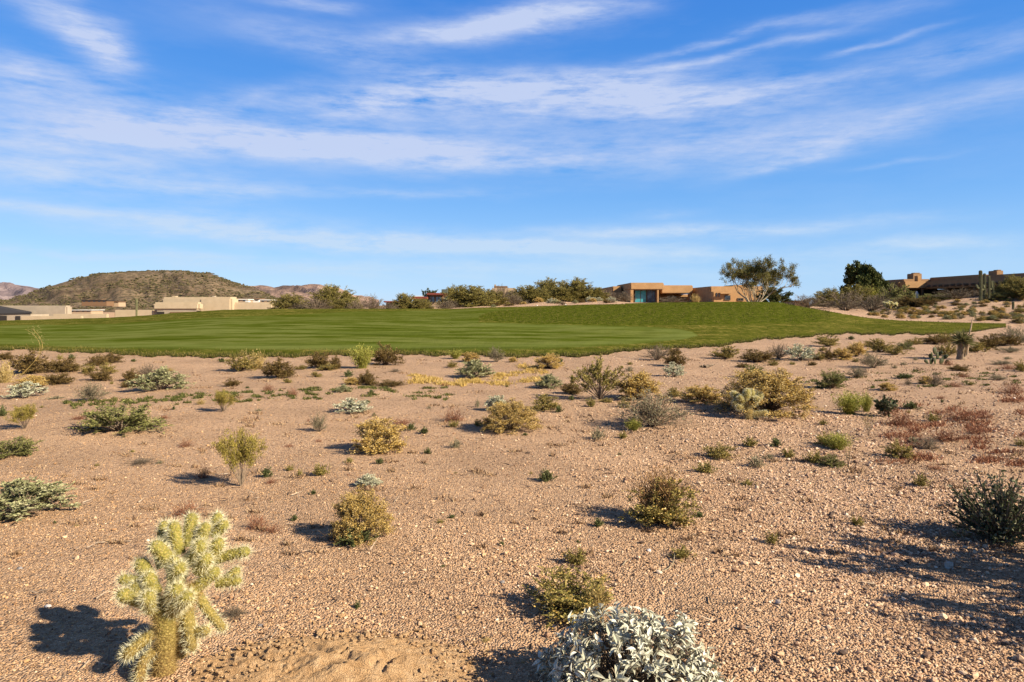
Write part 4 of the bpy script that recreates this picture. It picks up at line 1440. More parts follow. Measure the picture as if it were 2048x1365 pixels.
# far trees and thickets: (column, depth, width px, height px, kind, label)
FAR = [
 (604, 75, 60, 16, 'dry', 'low grey brush between the low green tree and the tall round one'),
 (692, 79, 60, 24, 'mesq', 'small olive tree hugging the far side of the tall round desert tree'),
 (778, 75, 44, 16, 'dry', 'low grey brush in front of the lowest red fascia'),
 (982, 83, 62, 28, 'mesq', 'low olive tree between the widest desert tree and the bare twiggy one'),
 (1028, 85, 52, 22, 'dry', 'pale dry brush under the beige wall past the bare twiggy tree'),
 (1125, 90, 62, 28, 'mesq', 'low olive tree filling between the darker tree and the dense one'),
 (1188, 91, 54, 26, 'mesq', 'low green tree between the dense desert tree and the shaded wing'),
 (580, 76, 72, 32, 'mesq', 'low green desert tree just past the long pueblo house wall'),
 (668, 82, 90, 50, 'mesq', 'tall round desert tree before the pink mountains'),
 (632, 74, 60, 26, 'dry', 'grey brush at the foot of the tall round desert tree'),
 (745, 78, 46, 30, 'dry', 'greyish rounded brush between the tall tree and the red roofed house'),
 (712, 76, 44, 22, 'dry', 'low grey brush past the tall round desert tree'),
 (810, 78, 48, 32, 'mesq', 'small green desert tree before the red roofed house'),
 (843, 77, 40, 22, 'mesq', 'low olive desert tree under the red roof windows'),
 (860, 125, 46, 34, 'dtree', 'dark leafy tree rising behind the red roof'),
 (905, 112, 44, 36, 'mesq', 'olive tree rising beside the chimney block of the red roofed house'),
 (936, 80, 104, 43, 'mesq', 'widest olive desert tree beside the red roofed house'),
 (893, 73, 54, 18, 'dry', 'pale dry brush at the start of the sand strip'),
 (1005, 84, 50, 34, 'dry', 'bare twiggy tree in front of the beige wall'),
 (1058, 88, 82, 34, 'mesq', 'low olive desert tree behind the sand strip'),
 (1096, 96, 70, 42, 'mesq', 'darker desert tree between two olive ones behind the sand strip'),
 (1150, 92, 104, 42, 'mesq', 'dense olive desert tree nearest the tan house'),
 (1212, 94, 56, 22, 'dry', 'dark brush in front of the tan house shaded wing'),
 (1250, 96, 44, 20, 'dry', 'twiggy brush at the foot of the tan house'),
 (1345, 98, 64, 14, 'dry', 'low brush along the tan house porch'),
 (1392, 97, 24, 20, 'straw', 'pale yellow brush at the end of the tan house porch'),
 (1545, 96, 64, 34, 'dtree', 'dark green tree behind the pale trunked tree'),
 (1615, 84, 70, 24, 'dry', 'purplish brown brush where the raised rough ends'),
 (1655, 92, 60, 36, 'mesq', 'olive desert tree standing in the brush past the raised rough'),
 (1690, 80, 84, 40, 'dry', 'wide purplish brown thicket above the turf slope'),
 (1742, 76, 84, 34, 'dry', 'brown thicket meeting the sandy hillside'),
 (1712, 92, 70, 40, 'mesq', 'green desert tree below the dark leafy tree'),
 (1740, 94, 44, 40, 'broom', 'bright yellow green shrub under the dark leafy tree'),
 (1786, 88, 66, 42, 'gsage', 'rounded green shrub before the pueblo house portico'),
 (1826, 84, 60, 20, 'gsage', 'rounded grey green shrub under the pueblo house portico'),
 (1812, 78, 60, 20, 'brown', 'dark low bush at the top of the sandy hillside by the cholla'),
 (1880, 82, 60, 13, 'gsage', 'grey green shrub below the row of beam ends'),
 (1915, 79, 76, 20, 'dry', 'wide grey brush below the row of beam ends'),
 (1850, 76, 46, 18, 'brown', 'brown brush on top of the sandy hillside'),
 (1990, 74, 50, 14, 'gsage', 'green shrub at the foot of the saguaros'),
 (2026, 76, 60, 40, 'mesq', 'olive tree past the saguaros before the pueblo house'),
 (2050, 73, 70, 36, 'mesq', 'olive tree cut by the frame edge before the pueblo house'),
 (1975, 80, 50, 14, 'dry', 'grey brush behind the saguaros'),
]
for px, Y, w, h, k, lab in FAR:
    plant(px, 0, w, h, k, lab, Y=Y, parts=True)


# trees with a bare trunk
def far_tree(px, Y, w, h, parts, name, label, rz=0.0):
    o = empty(name, (PX(px, Y), Y, gz1(PX(px, Y), Y) - .05), rz)
    for pn, b, mt in parts:
        b.build(pn, mt, o)
    o.scale = (w * Y / F, w * Y / F, h * Y / F)
    tag(o, label, 'tree')


far_tree(1508, 74, 116, 92, tv(9, 'palo_leaf', M_PALE, trunks=10, levels=6, lean=.72, per=42, ll=.045, lw=.0085, r0=.017, clear=.36, split=(2, 3), up=.22,
         density=lambda q, r: .32 if q[0] < -.10 else 1.0), 'palo_verde_tree', 'palo verde tree with pale bare trunks before the tan house', .4)
far_tree(1737, 100, 78, 78, tv(17, 'dark_tree_leaf', M_TWIGD, trunks=4, levels=5, lean=.6, per=70, ll=.055, lw=.034, r0=.03, clear=.30, split=(3, 4), up=.12),
         'leafy_tree', 'dense dark green leafy tree beside the pueblo house')

# ------------------------------------------------------------------ the tall cholla in front
def capsule(b, pts, rad, k=10, tip=True):
    pts = np.asarray(pts, float)
    n = 9
    t = np.linspace(0, 1, len(pts))
    tt = np.linspace(0, 1, n)
    P = np.stack([np.interp(tt, t, pts[:, i]) for i in range(3)], 1)
    r = np.interp(tt, t, np.broadcast_to(rad, (len(pts),)))
    if len(pts) > 2:
        P[1:-1] = (P[:-2] + 2 * P[1:-1] + P[2:]) / 4
    if tip:
        d = unit(P[-1] - P[-2])
        P = np.concatenate([P, [P[-1] + d * r[-1] * .6], [P[-1] + d * r[-1] * .95]])
        r = np.concatenate([r, [r[-1] * .75], [r[-1] * .25]])
    b.tube(P, r, k)
    return P, r


def spines_on(b, P, r, dens, length, rng, w=.0011):
    seg = np.linalg.norm(np.diff(P, axis=0), axis=1)
    area = seg * (r[:-1] + r[1:]) * math.pi
    tot = int(area.sum() * dens)
    idx = rng.choice(len(seg), tot, p=area / area.sum())
    f = rng.random(tot)[:, None]
    c = P[idx] * (1 - f) + P[idx + 1] * f
    rr = (r[idx] * (1 - f[:, 0]) + r[idx + 1] * f[:, 0])[:, None]
    d = unit(P[idx + 1] - P[idx])
    s = unit(np.cross(d, rng.normal(size=(tot, 3))))
    dirs = s + d * (.25 + rng.normal(0, .3, (tot, 1))) + rng.normal(0, .22, (tot, 3))
    b.blades(c + s * rr * .92, dirs, length * rng.uniform(.55, 1.15, tot), w, rng)
    e = P[-1]
    m = int(dens * 2 * math.pi * r[-4] ** 2 * 1.2)
    o = unit(rng.normal(size=(m, 3)) + unit(P[-1] - P[-3]) * .9)
    b.blades(P[-3] + o * r[-4] * .8, o + rng.normal(0, .15, (m, 3)), length * rng.uniform(.6, 1.2, m), w, rng)


def mat_cholla():
    t = NT('cholla_flesh')
    P = t.obj()
    v = t.voro(P, 95)
    z = t.n('ShaderNodeSeparateXYZ')
    t.link(P, z.inputs[0])
    f = t.math('MULTIPLY', z.outputs[2], 2.4, clamp=True)      # old woody base, young green joints
    col = t.mix(f, (.17, .10, .030), (.22, .19, .035))
    col = t.mix(t.ramp(v, [(.1, .8), (.5, 0.0)]), col, (.45, .33, .10))
    t.principled(col, .8, v, .6, .01)
    return t.mat


def mat_spine(name, a, b):
    t = NT(name)
    c = t.ramp(t.island(), [(0, a), (1, b)])
    d = t.principled(c, .45, spec=.4)
    tr = t.n('ShaderNodeBsdfTranslucent')
    t.link(c, tr.inputs[0])
    m = t.n('ShaderNodeMixShader')
    m.inputs[0].default_value = .35
    t.link(d.outputs[0], m.inputs[1])
    t.link(tr.outputs[0], m.inputs[2])
    t.link(m.outputs[0], t.out.inputs[0])
    return t.mat


M_CH = mat_cholla()
M_SP = mat_spine('cholla_young_spines', (.86, .77, .38), (.98, .93, .68))
M_SPO = mat_spine('cholla_old_spines', (.46, .30, .095), (.72, .53, .23))


def build_cholla(foot, Yb, arms, trunk, name, label, k=1.0, dens=25000, sl=.031, sw=.0012, seed=1):
    """arms: lists of (column, row, depth offset, radius) in the photograph's pixels at the plant's own depth"""
    rng = np.random.default_rng(seed)
    bx, by = PX(foot[0], Yb), Yb
    bz = gz1(bx, by)
    root = empty(name, (bx, by, bz))
    def w(p):
        y = Yb + p[2]
        return (PX(p[0], Yb) - bx, p[2], PZ(p[1], Yb) - bz)
    def limb(pn, path, old):
        pts = [w(p) for p in path]
        rad = [p[3] * k for p in path]
        b = MB()
        P, r = capsule(b, pts, rad)
        o = b.build(pn, M_CH, root, smooth=True)
        s = MB()
        spines_on(s, P, r, dens, sl, rng, sw)
        s.build('spines', M_SPO if old else M_SP, o)
    for path in trunk:
        limb('trunk', path, True)
    for path in arms:
        old = max(p[1] for p in path) > foot[1] - 90 and len(path) > 2
        limb('arm', path, False)
    tag(root, label, 'cactus')
    return root


def crop(a):      # points read off an enlargement of the photograph
    return [(328 + (x / 3.657 - 328) * .92, 1345 + (y / 3.657 - 345) * .93, dz, r * .95) for x, y, dz, r in a]


T = [[(1200, 1345, 0, .044), (1200, 1150, 0, .042), (1215, 930, 0, .041), (1205, 790, -.01, .040), (1150, 700, -.02, .036)],
     [(1260, 1180, .05, .034), (1310, 900, .06, .034), (1300, 760, .05, .036), (1400, 650, .04, .034)],
     [(1230, 800, .02, .036), (1240, 640, .04, .034), (1290, 480, .05, .032)]]
A = [[(1150, 710, -.03, .030), (1050, 650, -.05, .029), (950, 600, -.07, .028)],
     [(1140, 720, -.05, .028), (1170, 600, -.10, .029)],
     [(1050, 650, -.03, .024), (1020, 560, -.04, .024)],
     [(1150, 620, -.02, .028), (1120, 500, -.04, .029)],
     [(1020, 550, .0, .022), (890, 525, -.01, .022)],
     [(1060, 520, .02, .027), (1010, 420, .01, .029)],
     [(1150, 470, .05, .025), (1110, 385, .06, .024)],
     [(1250, 470, .04, .028), (1190, 360, .02, .029), (1140, 275, .0, .029)],
     [(1090, 350, .14, .022), (1045, 280, .15, .023), (1048, 205, .16, .022)],
     [(1260, 380, .07, .025), (1205, 170, .08, .027)],
     [(1300, 330, .10, .026), (1310, 220, .11, .027), (1315, 125, .12, .027)],
     [(1400, 330, .10, .026), (1440, 190, .10, .027)],
     [(1480, 260, .14, .022), (1505, 130, .15, .023)],
     [(1500, 260, .12, .022), (1580, 175, .12, .023)],
     [(1400, 420, .05, .028), (1460, 290, .03, .029)],
     [(1520, 400, .07, .026), (1580, 290, .06, .028)],
     [(1440, 490, .04, .028), (1520, 380, .01, .029)],
     [(1520, 440, .09, .023), (1660, 395, .09, .022), (1780, 372, .09, .022)],
     [(1270, 510, .0, .027), (1355, 415, -.04, .029)],
     [(1240, 480, .02, .022), (1275, 400, .01, .023)],
     [(1280, 660, -.03, .028), (1370, 555, -.08, .029)],
     [(1270, 760, -.01, .032), (1350, 690, -.05, .029), (1450, 610, -.08, .028)],
     [(1430, 620, .05, .027), (1500, 560, .06, .026), (1550, 520, .06, .026)],
     [(1540, 630, .10, .023), (1705, 615, .10, .020)],
     [(1600, 620, .11, .020), (1680, 555, .12, .021)],
     [(1300, 460, .08, .030), (1380, 380, .10, .028)],
     [(1320, 820, .06, .030), (1370, 910, .03, .026), (1420, 1060, .0, .021)],
     [(1390, 980, .03, .021), (1510, 955, .02, .020)],
     [(1400, 720, .08, .022), (1480, 840, .08, .020), (1595, 975, .08, .019)],
     [(1150, 930, -.01, .023), (1060, 985, -.04, .024), (985, 1050, -.07, .024)],
     [(1150, 1060, -.03, .019), (1090, 1120, -.06, .021), (1080, 1235, -.08, .022)]]
build_cholla((328, 1348), 2.96, [crop(a) for a in A], [crop(a) for a in T], 'cholla_cactus', 'tall fuzzy cholla cactus with pale spiny arms at the front', k=1.12)

# small pale cholla at the biggest golden bush
A2 = [[(1497, 838, 0, .05), (1494, 822, 0, .05), (1488, 808, -.02, .048), (1478, 796, -.05, .05)], [(1492, 815, 0, .045), (1500, 800, 0, .045), (1503, 786, 0, .05)],
      [(1488, 806, -.02, .045), (1490, 792, -.05, .05), (1492, 784, -.05, .05)], [(1480, 798, .05, .045), (1470, 790, .05, .045)], [(1500, 812, .02, .045), (1512, 803, 0, .045), (1519, 792, 0, .05)],
      [(1512, 803, .05, .045), (1514, 788, .08, .045)], [(1500, 830, 0, .042), (1516, 828, -.02, .04), (1528, 826, -.04, .04)], [(1474, 800, 0, .04), (1468, 806, -.03, .04)],
      [(1484, 815, -.05, .04), (1474, 814, -.06, .042)], [(1503, 800, -.08, .045), (1508, 797, -.1, .045)]]
build_cholla((1497, 841), 9.45, A2, [[(1498, 842, 0, .055), (1497, 822, 0, .05)]], 'cholla_cactus', 'small pale cholla cactus in front of the biggest golden bush', dens=13000, sl=.030, sw=.003, seed=2)

# flowering pale cholla on top of the sandy hillside
cx, cy = 1780, 618
A3 = []
r3 = random.Random(8)
for i in range(17):
    x0, y0 = cx + r3.uniform(-10, 10), cy - r3.uniform(3, 9)
    A3.append([(x0, y0, r3.uniform(-.4, .4), .13), (x0 + r3.uniform(-7, 7), y0 - r3.uniform(2, 7), r3.uniform(-.5, .5), .14)])
build_cholla((cx, cy), 74.0, A3, [[(cx, cy, 0, .14), (cx, cy - 7, 0, .13)]], 'cholla_cactus', 'pale yellow cholla clump in the thicket by the sandy hillside', dens=500, sl=.10, sw=.02, seed=3)


# ------------------------------------------------------------------ white leaved shrub in front (brittlebush)
def build_brittlebush():
    rng = np.random.default_rng(21)
    x0, y0 = PX(1262, 2.72), 2.72
    z0 = gz1(x0, y0)
    root = empty('white_leaved_shrub', (x0, y0, z0))
    S, L, D = MB(), MB(), MB()
    Rx, Hh = .385, .355
    heads = []
    for i in range(470):
        ph = rng.uniform(0, 2 * math.pi)
        th = R(100) * rng.random() ** .60
        rr = rng.uniform(.78, 1.04) * (1 + .06 * math.sin(3 * ph + 1))
        e = np.array([Rx * math.sin(th) * math.cos(ph), Rx * .9 * math.sin(th) * math.sin(ph), max(.05, Hh * (math.cos(th) * .92 + .10))]) * rr
        b0 = np.array([rng.normal(0, .03), rng.normal(0, .03), 0])
        t = np.linspace(0, 1, 6)[:, None]
        mid = e * .5 + np.array([0, 0, .03]) + rng.normal(0, .015, 3)
        pts = (1 - t) ** 2 * b0 + 2 * t * (1 - t) * mid + t * t * e
        S.tube(pts, np.linspace(.0032, .0016, 6), 4, False)
        heads.append((e, unit(e - mid + np.array([0, 0, .06]))))
    pos, dr, nr, ln = [], [], [], []
    for e, d in heads:
        k = rng.integers(6, 11)
        for j in range(k):
            a = rng.uniform(0, 2 * math.pi)
            s = unit(np.cross(d, np.array([.2, .5, .8])))
            t2 = np.cross(d, s)
            side = s * math.cos(a) + t2 * math.sin(a)
            op = rng.uniform(.35, 1.3)
            v = unit(d * math.cos(op) + side * math.sin(op) + np.array([0, 0, .1]))
            pos.append(e - d * rng.uniform(0, .05) + side * .003)
            dr.append(v)
            nr.append(unit(d * .7 + np.array([0, 0, .6]) + rng.normal(0, .35, 3)))
            ln.append(rng.uniform(.021, .044) * (1.15 if op > .7 else .8))
    pos, dr, nr, ln = map(np.array, (pos, dr, nr, ln))
    L.bigleaves(pos, dr, nr, ln, ln * rng.uniform(.34, .50, len(ln)), rng, fold=.34, curl=.42)
    # dead leaves and twigs low inside
    n = 420
    p = rng.normal(0, 1, (n, 3)) * np.array([.15, .14, .08]) + np.array([0, 0, .12])
    p[:, 2] = np.abs(p[:, 2])
    D.bigleaves(p, rng.normal(size=(n, 3)), rng.normal(size=(n, 3)), rng.uniform(.02, .045, n), .012, rng, curl=.6)
    S.build('stems', M_TWIG, root)
    L.build('leaves', LM['white_leaf'], root, smooth=False)
    D.build('dead_leaves', LM['dry_brush'], root)
    tag(root, 'big white leaved shrub cut by the bottom edge of the frame', 'shrub')


build_brittlebush()


def leafy_shrub(px, py, w, h, n, ll, lw, name, label, mat, seed, Y=None, prof=(0.25, 0.8, 1.0, 0.8, 0.15), tilt=85, per=9):
    rng = np.random.default_rng(seed)
    if Y is None:
        x, y, z = hit(px, py)
    else:
        x, y = PX(px, Y), Y
        z = gz1(x, y)
    W, H = w * y / F, h * y / F
    root = empty(name, (x, y, z))
    S, L = MB(), MB()
    pos, dr = [], []
    for i in range(n):
        ph, th = rng.uniform(0, 2 * math.pi), R(tilt) * rng.random() ** .6
        e = np.array([W / 2 * math.sin(th) * math.cos(ph), W / 2 * math.sin(th) * math.sin(ph), max(.04, H * max(math.cos(th), 0.0) ** .8)]) * rng.uniform(.65, 1.05)
        mid = e * .5 + rng.normal(0, .03 * W, 3) + np.array([0, 0, .05 * H])
        t = np.linspace(0, 1, 6)[:, None]
        pts = 2 * t * (1 - t) * mid + t * t * e
        S.tube(pts, np.linspace(.006, .002, 6) * (W / .5), 4, False)
        for s in rng.uniform(.35, 1.02, per):
            p = 2 * s * (1 - s) * mid + s * s * e
            pos.append(p + rng.normal(0, .012 * W, 3))
            dr.append(unit(e) * .5 + rng.normal(0, .7, 3) + np.array([0, 0, .3]))
    pos, dr = np.array(pos), np.array(dr)
    pos[:, 2] = np.maximum(pos[:, 2], .01)
    sz = rng.uniform(.6, 1.2, len(pos))
    L.bigleaves(pos, dr, rng.normal(size=(len(pos), 3)) + np.array([0, 0, .8]), ll * sz, lw * sz, rng, fold=.2, curl=.2, prof=prof)
    S.build('stems', M_TWIG, root)
    L.build('foliage', mat, root)
    tag(root, label, 'shrub')


leafy_shrub(2000, 1084, 205, 142, 150, .034, .015, 'dark_leafy_shrub', 'big dark green leafy shrub cut by the frame edge', LM['dark_leaf'], 31, per=16)
leafy_shrub(1770, 834, 56, 44, 34, .060, .036, 'round_leaved_shrub', 'dark shrub with round leaves beside the green broom', LM['dark_leaf'], 32, per=7, prof=(.4, .9, 1.0, .9, .5), tilt=62)
# the shrub outside the frame whose shadow lies across the gravel
def shade_bush(x=4.55, y=3.15, sc_=(2.0, 1.7, 1.6), rz=1.0, label='large creosote bush whose shadow streaks across the near gravel'):
    o = empty('creosote_bush', (x, y, gz1(x, y)), rz)
    for pn, me in PROTO['creo'][2][0][0]:
        c = bpy.data.objects.new(pn, me)
        C.objects.link(c)
        c.parent = o
    o.scale = sc_
    tag(o, label, 'bush')


shade_bush()


# ------------------------------------------------------------------ yucca
def build_yucca():
    rng = np.random.default_rng(41)
    x, y, z = hit(1922, 719)
    s = y / F
    root = empty('yucca', (x, y, z))
    b = MB()
    b.tube([(0, 0, -.02), (.01, 0, 10 * s), (.03, 0, 22 * s), (.05, 0, 34 * s)], [9 * s, 7.5 * s, 6 * s, 5 * s], 9)
    b.build('trunk', bark_mat('yucca_trunk', (.17, .11, .065), (.36, .26, .16), 30), root, smooth=True)
    sk = MB()
    n = 420
    a = rng.uniform(0, 2 * math.pi, n)
    h = rng.uniform(20, 37, n) * s
    p = np.stack([np.cos(a) * 6 * s + .04, np.sin(a) * 6 * s, h], 1)
    d = np.stack([np.cos(a) * .2, np.sin(a) * .2, -np.ones(n)], 1) + rng.normal(0, .15, (n, 3))
    sk.blades(p, d, rng.uniform(8, 15, n) * s, 1.6 * s, rng)
    sk.build('dead_leaf_skirt', leaf_mat('yucca_dead_leaf', (.26, .17, .085), (.46, .34, .19), (.58, .46, .29)), root)
    hd = MB()
    n = 460
    d = rng.normal(size=(n, 3)) + np.array([0, 0, .35])
    d = unit(d)
    k = d[:, 2] > -.45
    d = d[k]
    hd.blades(np.array([.05, 0, 36 * s]) + d * 2 * s, d, rng.uniform(17, 29, len(d)) * s, 2.6 * s, rng)
    hd.build('leaf_head', leaf_mat('yucca_leaf', (.10, .10, .035), (.22, .21, .075), (.33, .29, .12)), root)
    st = MB()
    st.tube([(.09, -.12, 8 * s), (.16, -.10, 40 * s), (.30, -.06, 82 * s)], [2.0 * s, 1.7 * s, .9 * s], 6)
    st.build('flower_stalk', bark_mat('dry_stalk', (.38, .26, .15), (.55, .40, .25)), root)
    tag(root, 'yucca with a shaggy trunk and a leaning dry flower stalk', 'yucca')


build_yucca()


def build_prickly_pear():
    rng = np.random.default_rng(43)
    x, y, z = hit(1872, 729)
    s = .85 * y / F
    root = empty('prickly_pear', (x, y, z))
    t = NT('prickly_pear_pad')
    v = t.voro(t.obj(), 22)
    t.principled(t.ramp(v, [(.08, (.30, .24, .13)), (.2, (.040, .046, .014)), (.7, (.062, .068, .022))]), .6)
    pads = [(-14, 0, 8, 7, 20), (-2, 0, 9, 8, -10), (10, 0, 8, 7, 25), (-8, 12, 8, 6, -25), (3, 14, 9, 7, 10), (14, 10, 7, 6, 35), (-2, 26, 9, 6.5, -8), (19, 15, 6.5, 5.5, 40), (-20, 3, 6, 5, -40),
            (8, 24, 6, 5, 30), (-10, 22, 5.5, 5, -30), (22, 2, 6, 5, 40)]
    for (dx, dz, h, w, tilt) in pads:
        bm = bmesh.new()
        bmesh.ops.create_uvsphere(bm, u_segments=14, v_segments=10, radius=1)
        for q in bm.verts:
            f = .75 + .25 * q.co.z
            q.co = Vector((q.co.x * w * s * f, q.co.y * 1.6 * s, (q.co.z + 1) * h * s))
        a, az = R(tilt), rng.uniform(-.8, .8)
        for q in bm.verts:
            c = q.co.copy()
            c = Vector((c.x * math.cos(a) + c.z * math.sin(a), c.y, c.z * math.cos(a) - c.x * math.sin(a)))
            q.co = Vector((c.x * math.cos(az) - c.y * math.sin(az) + dx * s, c.x * math.sin(az) + c.y * math.cos(az) + rng.uniform(-1, 1) * 0 + dx * .1 * s, c.z + dz * .9 * s - .01))
        me = bpy.data.meshes.new('pad')
        bm.to_mesh(me)
        bm.free()
        for pl in me.polygons:
            pl.use_smooth = True
        me.materials.append(t.mat)
        o = bpy.data.objects.new('pad', me)
        C.objects.link(o)
        o.parent = root
    tag(root, 'dark green prickly pear cactus near the yucca', 'cactus')


build_prickly_pear()


# ------------------------------------------------------------------ saguaros
def mat_saguaro():
    t = NT('saguaro_skin')
    n = t.noise(t.obj(), 3, 4)
    t.principled(t.ramp(n, [(.3, (.10, .10, .045)), (.7, (.185, .175, .085))]), .85)
    return t.mat


M_SAG = mat_saguaro()


def ribbed(b, pts, rad, ribs=14):
    pts = np.asarray(pts, float)
    n = 14
    t = np.linspace(0, 1, len(pts))
    tt = np.concatenate([np.linspace(0, .94, n - 4), [.965, .983, .994, 1.0]])
    P = np.stack([np.interp(tt, t, pts[:, i]) for i in range(3)], 1)
    for _ in range(2):
        P[1:-4] = (P[:-5] + 2 * P[1:-4] + P[2:-3]) / 4
    r = rad * np.concatenate([np.linspace(.85, 1, n - 4), [.93, .78, .5, .12]])
    b0 = MB()
    b0.tube(P, r, ribs * 2)
    v = b0.v[0].reshape(n, ribs * 2, 3)
    v[:, 1::2] = P[:, None, :] + (v[:, 1::2] - P[:, None, :]) * .80
    b0.v[0] = v.reshape(-1, 3)
    b.merge(b0)


def saguaro(px, py, Y, h, r, arms, label):
    x = PX(px, Y)
    z = gz1(x, Y) if py is None else PZ(py, Y)
    s = Y / F
    root = empty('saguaro', (x, Y, z))
    b = MB()
    ribbed(b, [(0, 0, -.3), (0.02, 0, h * s * .5), (0, 0, h * s)], r * s)
    b.build('trunk', M_SAG, root)
    for (z0, dx, up, ra) in arms:
        a = MB()
        sg = 1 if dx > 0 else -1
        ribbed(a, [(0, 0, z0 * s), (dx * .7 * s, 0, (z0 - 1) * s), (dx * s, 0, (z0 + 2) * s), (dx * s, .1, (z0 + up) * s)], ra * s, 10)
        a.build('arm', M_SAG, root)
    tag(root, label, 'cactus', 'saguaros by the pueblo house' if px > 1000 else None)


saguaro(1961, 596, 72, 55, 3.3, [(17, 7, 9, 2.2), (20, -7, 6, 2.2)], 'tallest saguaro of the clump, with short arms')
saguaro(1969, 592, 74, 45, 2.6, [], 'armless saguaro just behind the tallest one')
saguaro(1978, 592, 73, 40, 2.3, [(14, 6, 16, 2.0)], 'shorter saguaro with one raised arm past the tallest')
saguaro(1986, 590, 75, 28, 2.0, [], 'shortest saguaro at the end of the clump')
saguaro(273, 640, 105, 42, 2.1, [], 'lone slim saguaro behind the low pale wall')
saguaro(2026, 616, 62, 12, 2.3, [], 'stubby dark young saguaro alone on the sandy hillside')


# ------------------------------------------------------------------ tall plume grass at the turf edge
def build_plume():
    rng = np.random.default_rng(51)
    x, y, z = hit(36, 756)
    s = y / F
    root = empty('plume_grass', (x, y, z))
    S, L = MB(), MB()
    for i in range(3):
        j = rng.normal(0, 3, 3)
        P = np.array([(0, 0, 0), (22, 0, 20), (46, 0, 46), (48 + j[0], j[1], 72), (32 + j[0] * 2, j[1], 92), (20 + j[0] * 2, j[1] * 2, 98)]) * s + rng.normal(0, .01, (6, 3))
        Pf = np.stack([np.interp(np.linspace(0, 5, 26), np.arange(6), P[:, k]) for k in range(3)], 1)
        for _ in range(12):
            Pf[1:-1] = (Pf[:-2] + 2 * Pf[1:-1] + Pf[2:]) / 4
        S.tube(Pf, np.linspace(.0055, .0015, 26), 4, False)
        t = rng.uniform(.45, 1, 40)
        q = np.stack([np.interp(t, np.linspace(0, 1, 6), P[:, k]) for k in range(3)], 1) + rng.normal(0, .05, (40, 3))
        L.leaves(q, rng.normal(0, .5, (40, 3)) + np.array([.6, 0, -.5]), .07, .008, rng)
    S.build('stalks', LM['straw'], root)
    L.build('plumes', leaf_mat('pale_plume', (.22, .19, .06), (.34, .29, .11)), root)
    tag(root, 'tall pale grass plume arching over the wide dark brown bush', 'grass')


build_plume()


# ------------------------------------------------------------------ ground cover that nobody could count
def cover(name, label, cat, spots, n, hgt, mats, seed, flat=False):
    rng = np.random.default_rng(seed)
    b = MB()
    for (px, py, w, h, f) in spots:
        m = int(n * f)
        if py == 0:
            py = 758 + 6 * math.sin(px * .03) - max(0, px - 1000) * .12 + RY.uniform(-9, 9)
        u = px + rng.normal(0, .42, m) * w / 2
        r = py + rng.normal(0, .42, m) * h / 2
        r = np.maximum(r, np.interp(u, ED_U, ED_R) + 6)
        y = HC * F / (r - V0)
        x = (u - U0) / F * y
        z = gz(x, y)
        d = rng.normal(0, .8, (m, 3))
        d[:, 2] = 1 if not flat else rng.uniform(.02, .25, m)
        b.blades(np.stack([x, y, z + (.012 if flat else 0)], 1), d, hgt * rng.uniform(.4, 1.3, m), (.004 if flat else .006) + .0009 * y, rng)
    tag(b.build(name, mats), label, cat, kind='stuff')


RY = random.Random(12)
cover('yellow_grass', 'low bright yellow dry grass in a drift below the turf', 'dry grass',
      [(RY.uniform(830, 1075), 0, RY.uniform(14, 60), RY.uniform(4, 9), RY.uniform(.02, .10)) for _ in range(30)] + [(1062, 738, 44, 12, .16), (1045, 732, 26, 8, .08), (1085, 742, 24, 8, .06), (1000, 764, 60, 10, .16)], 2600, .075, leaf_mat('yellow_dry_grass', (.44, .28, .060), (.60, .40, .11), (.70, .51, .20)), 61)
ws = []
r6 = random.Random(6)
for i in range(150):
    a = r6.random()
    ws.append((130 + a * 560 + r6.uniform(-20, 20), 812 - 26 * a + r6.uniform(-6, 6) + (10 if i % 5 == 0 else 0), r6.uniform(6, 24), r6.uniform(1.5, 3.5), r6.uniform(.1, .5)))
for i in range(26):
    ws.append((r6.uniform(690, 900), r6.uniform(776, 800), r6.uniform(12, 40), r6.uniform(2.5, 5), r6.uniform(.2, .7)))
for i in range(34):
    ws.append((r6.uniform(1600, 2040), r6.uniform(738, 775), r6.uniform(12, 50), r6.uniform(2, 5), r6.uniform(.15, .6)))
cover('green_weeds', 'strip of flat green weeds creeping over the gravel', 'weeds', ws, 150, .05, leaf_mat('creeping_weed', (.045, .058, .010), (.11, .12, .024), (.22, .19, .06)), 62)
ls = [(r6.uniform(0, 2048), 720 + 400 * r6.random() ** 1.6, r6.uniform(15, 60), r6.uniform(3, 9), r6.uniform(.3, 1)) for _ in range(340)]
cover('plant_litter', 'dead stems and plant litter strewn over the gravel', 'litter', ls, 42, .05, leaf_mat('litter', (.16, .085, .045), (.32, .19, .10), (.46, .32, .18), 0.0), 63)
ls = [(r6.uniform(0, 2048), 740 + 620 * r6.random() ** 1.5, r6.uniform(15, 90), r6.uniform(4, 20), r6.uniform(.3, 1)) for _ in range(240)]
cover('dry_twigs', 'broken dry twigs lying about on the gravel', 'twigs', ls, 7, .11, leaf_mat('dead_twig', (.10, .062, .040), (.22, .14, .088), (.40, .31, .22), 0.0), 65, True)
ls = [(r6.uniform(1780, 2048), r6.uniform(795, 930), r6.uniform(30, 110), r6.uniform(6, 20), r6.uniform(.5, 1)) for _ in range(40)]
cover('red_ground_cover', 'thin red stems creeping over the gravel', 'weeds', ls, 130, .06, LM['red_stem'], 64)


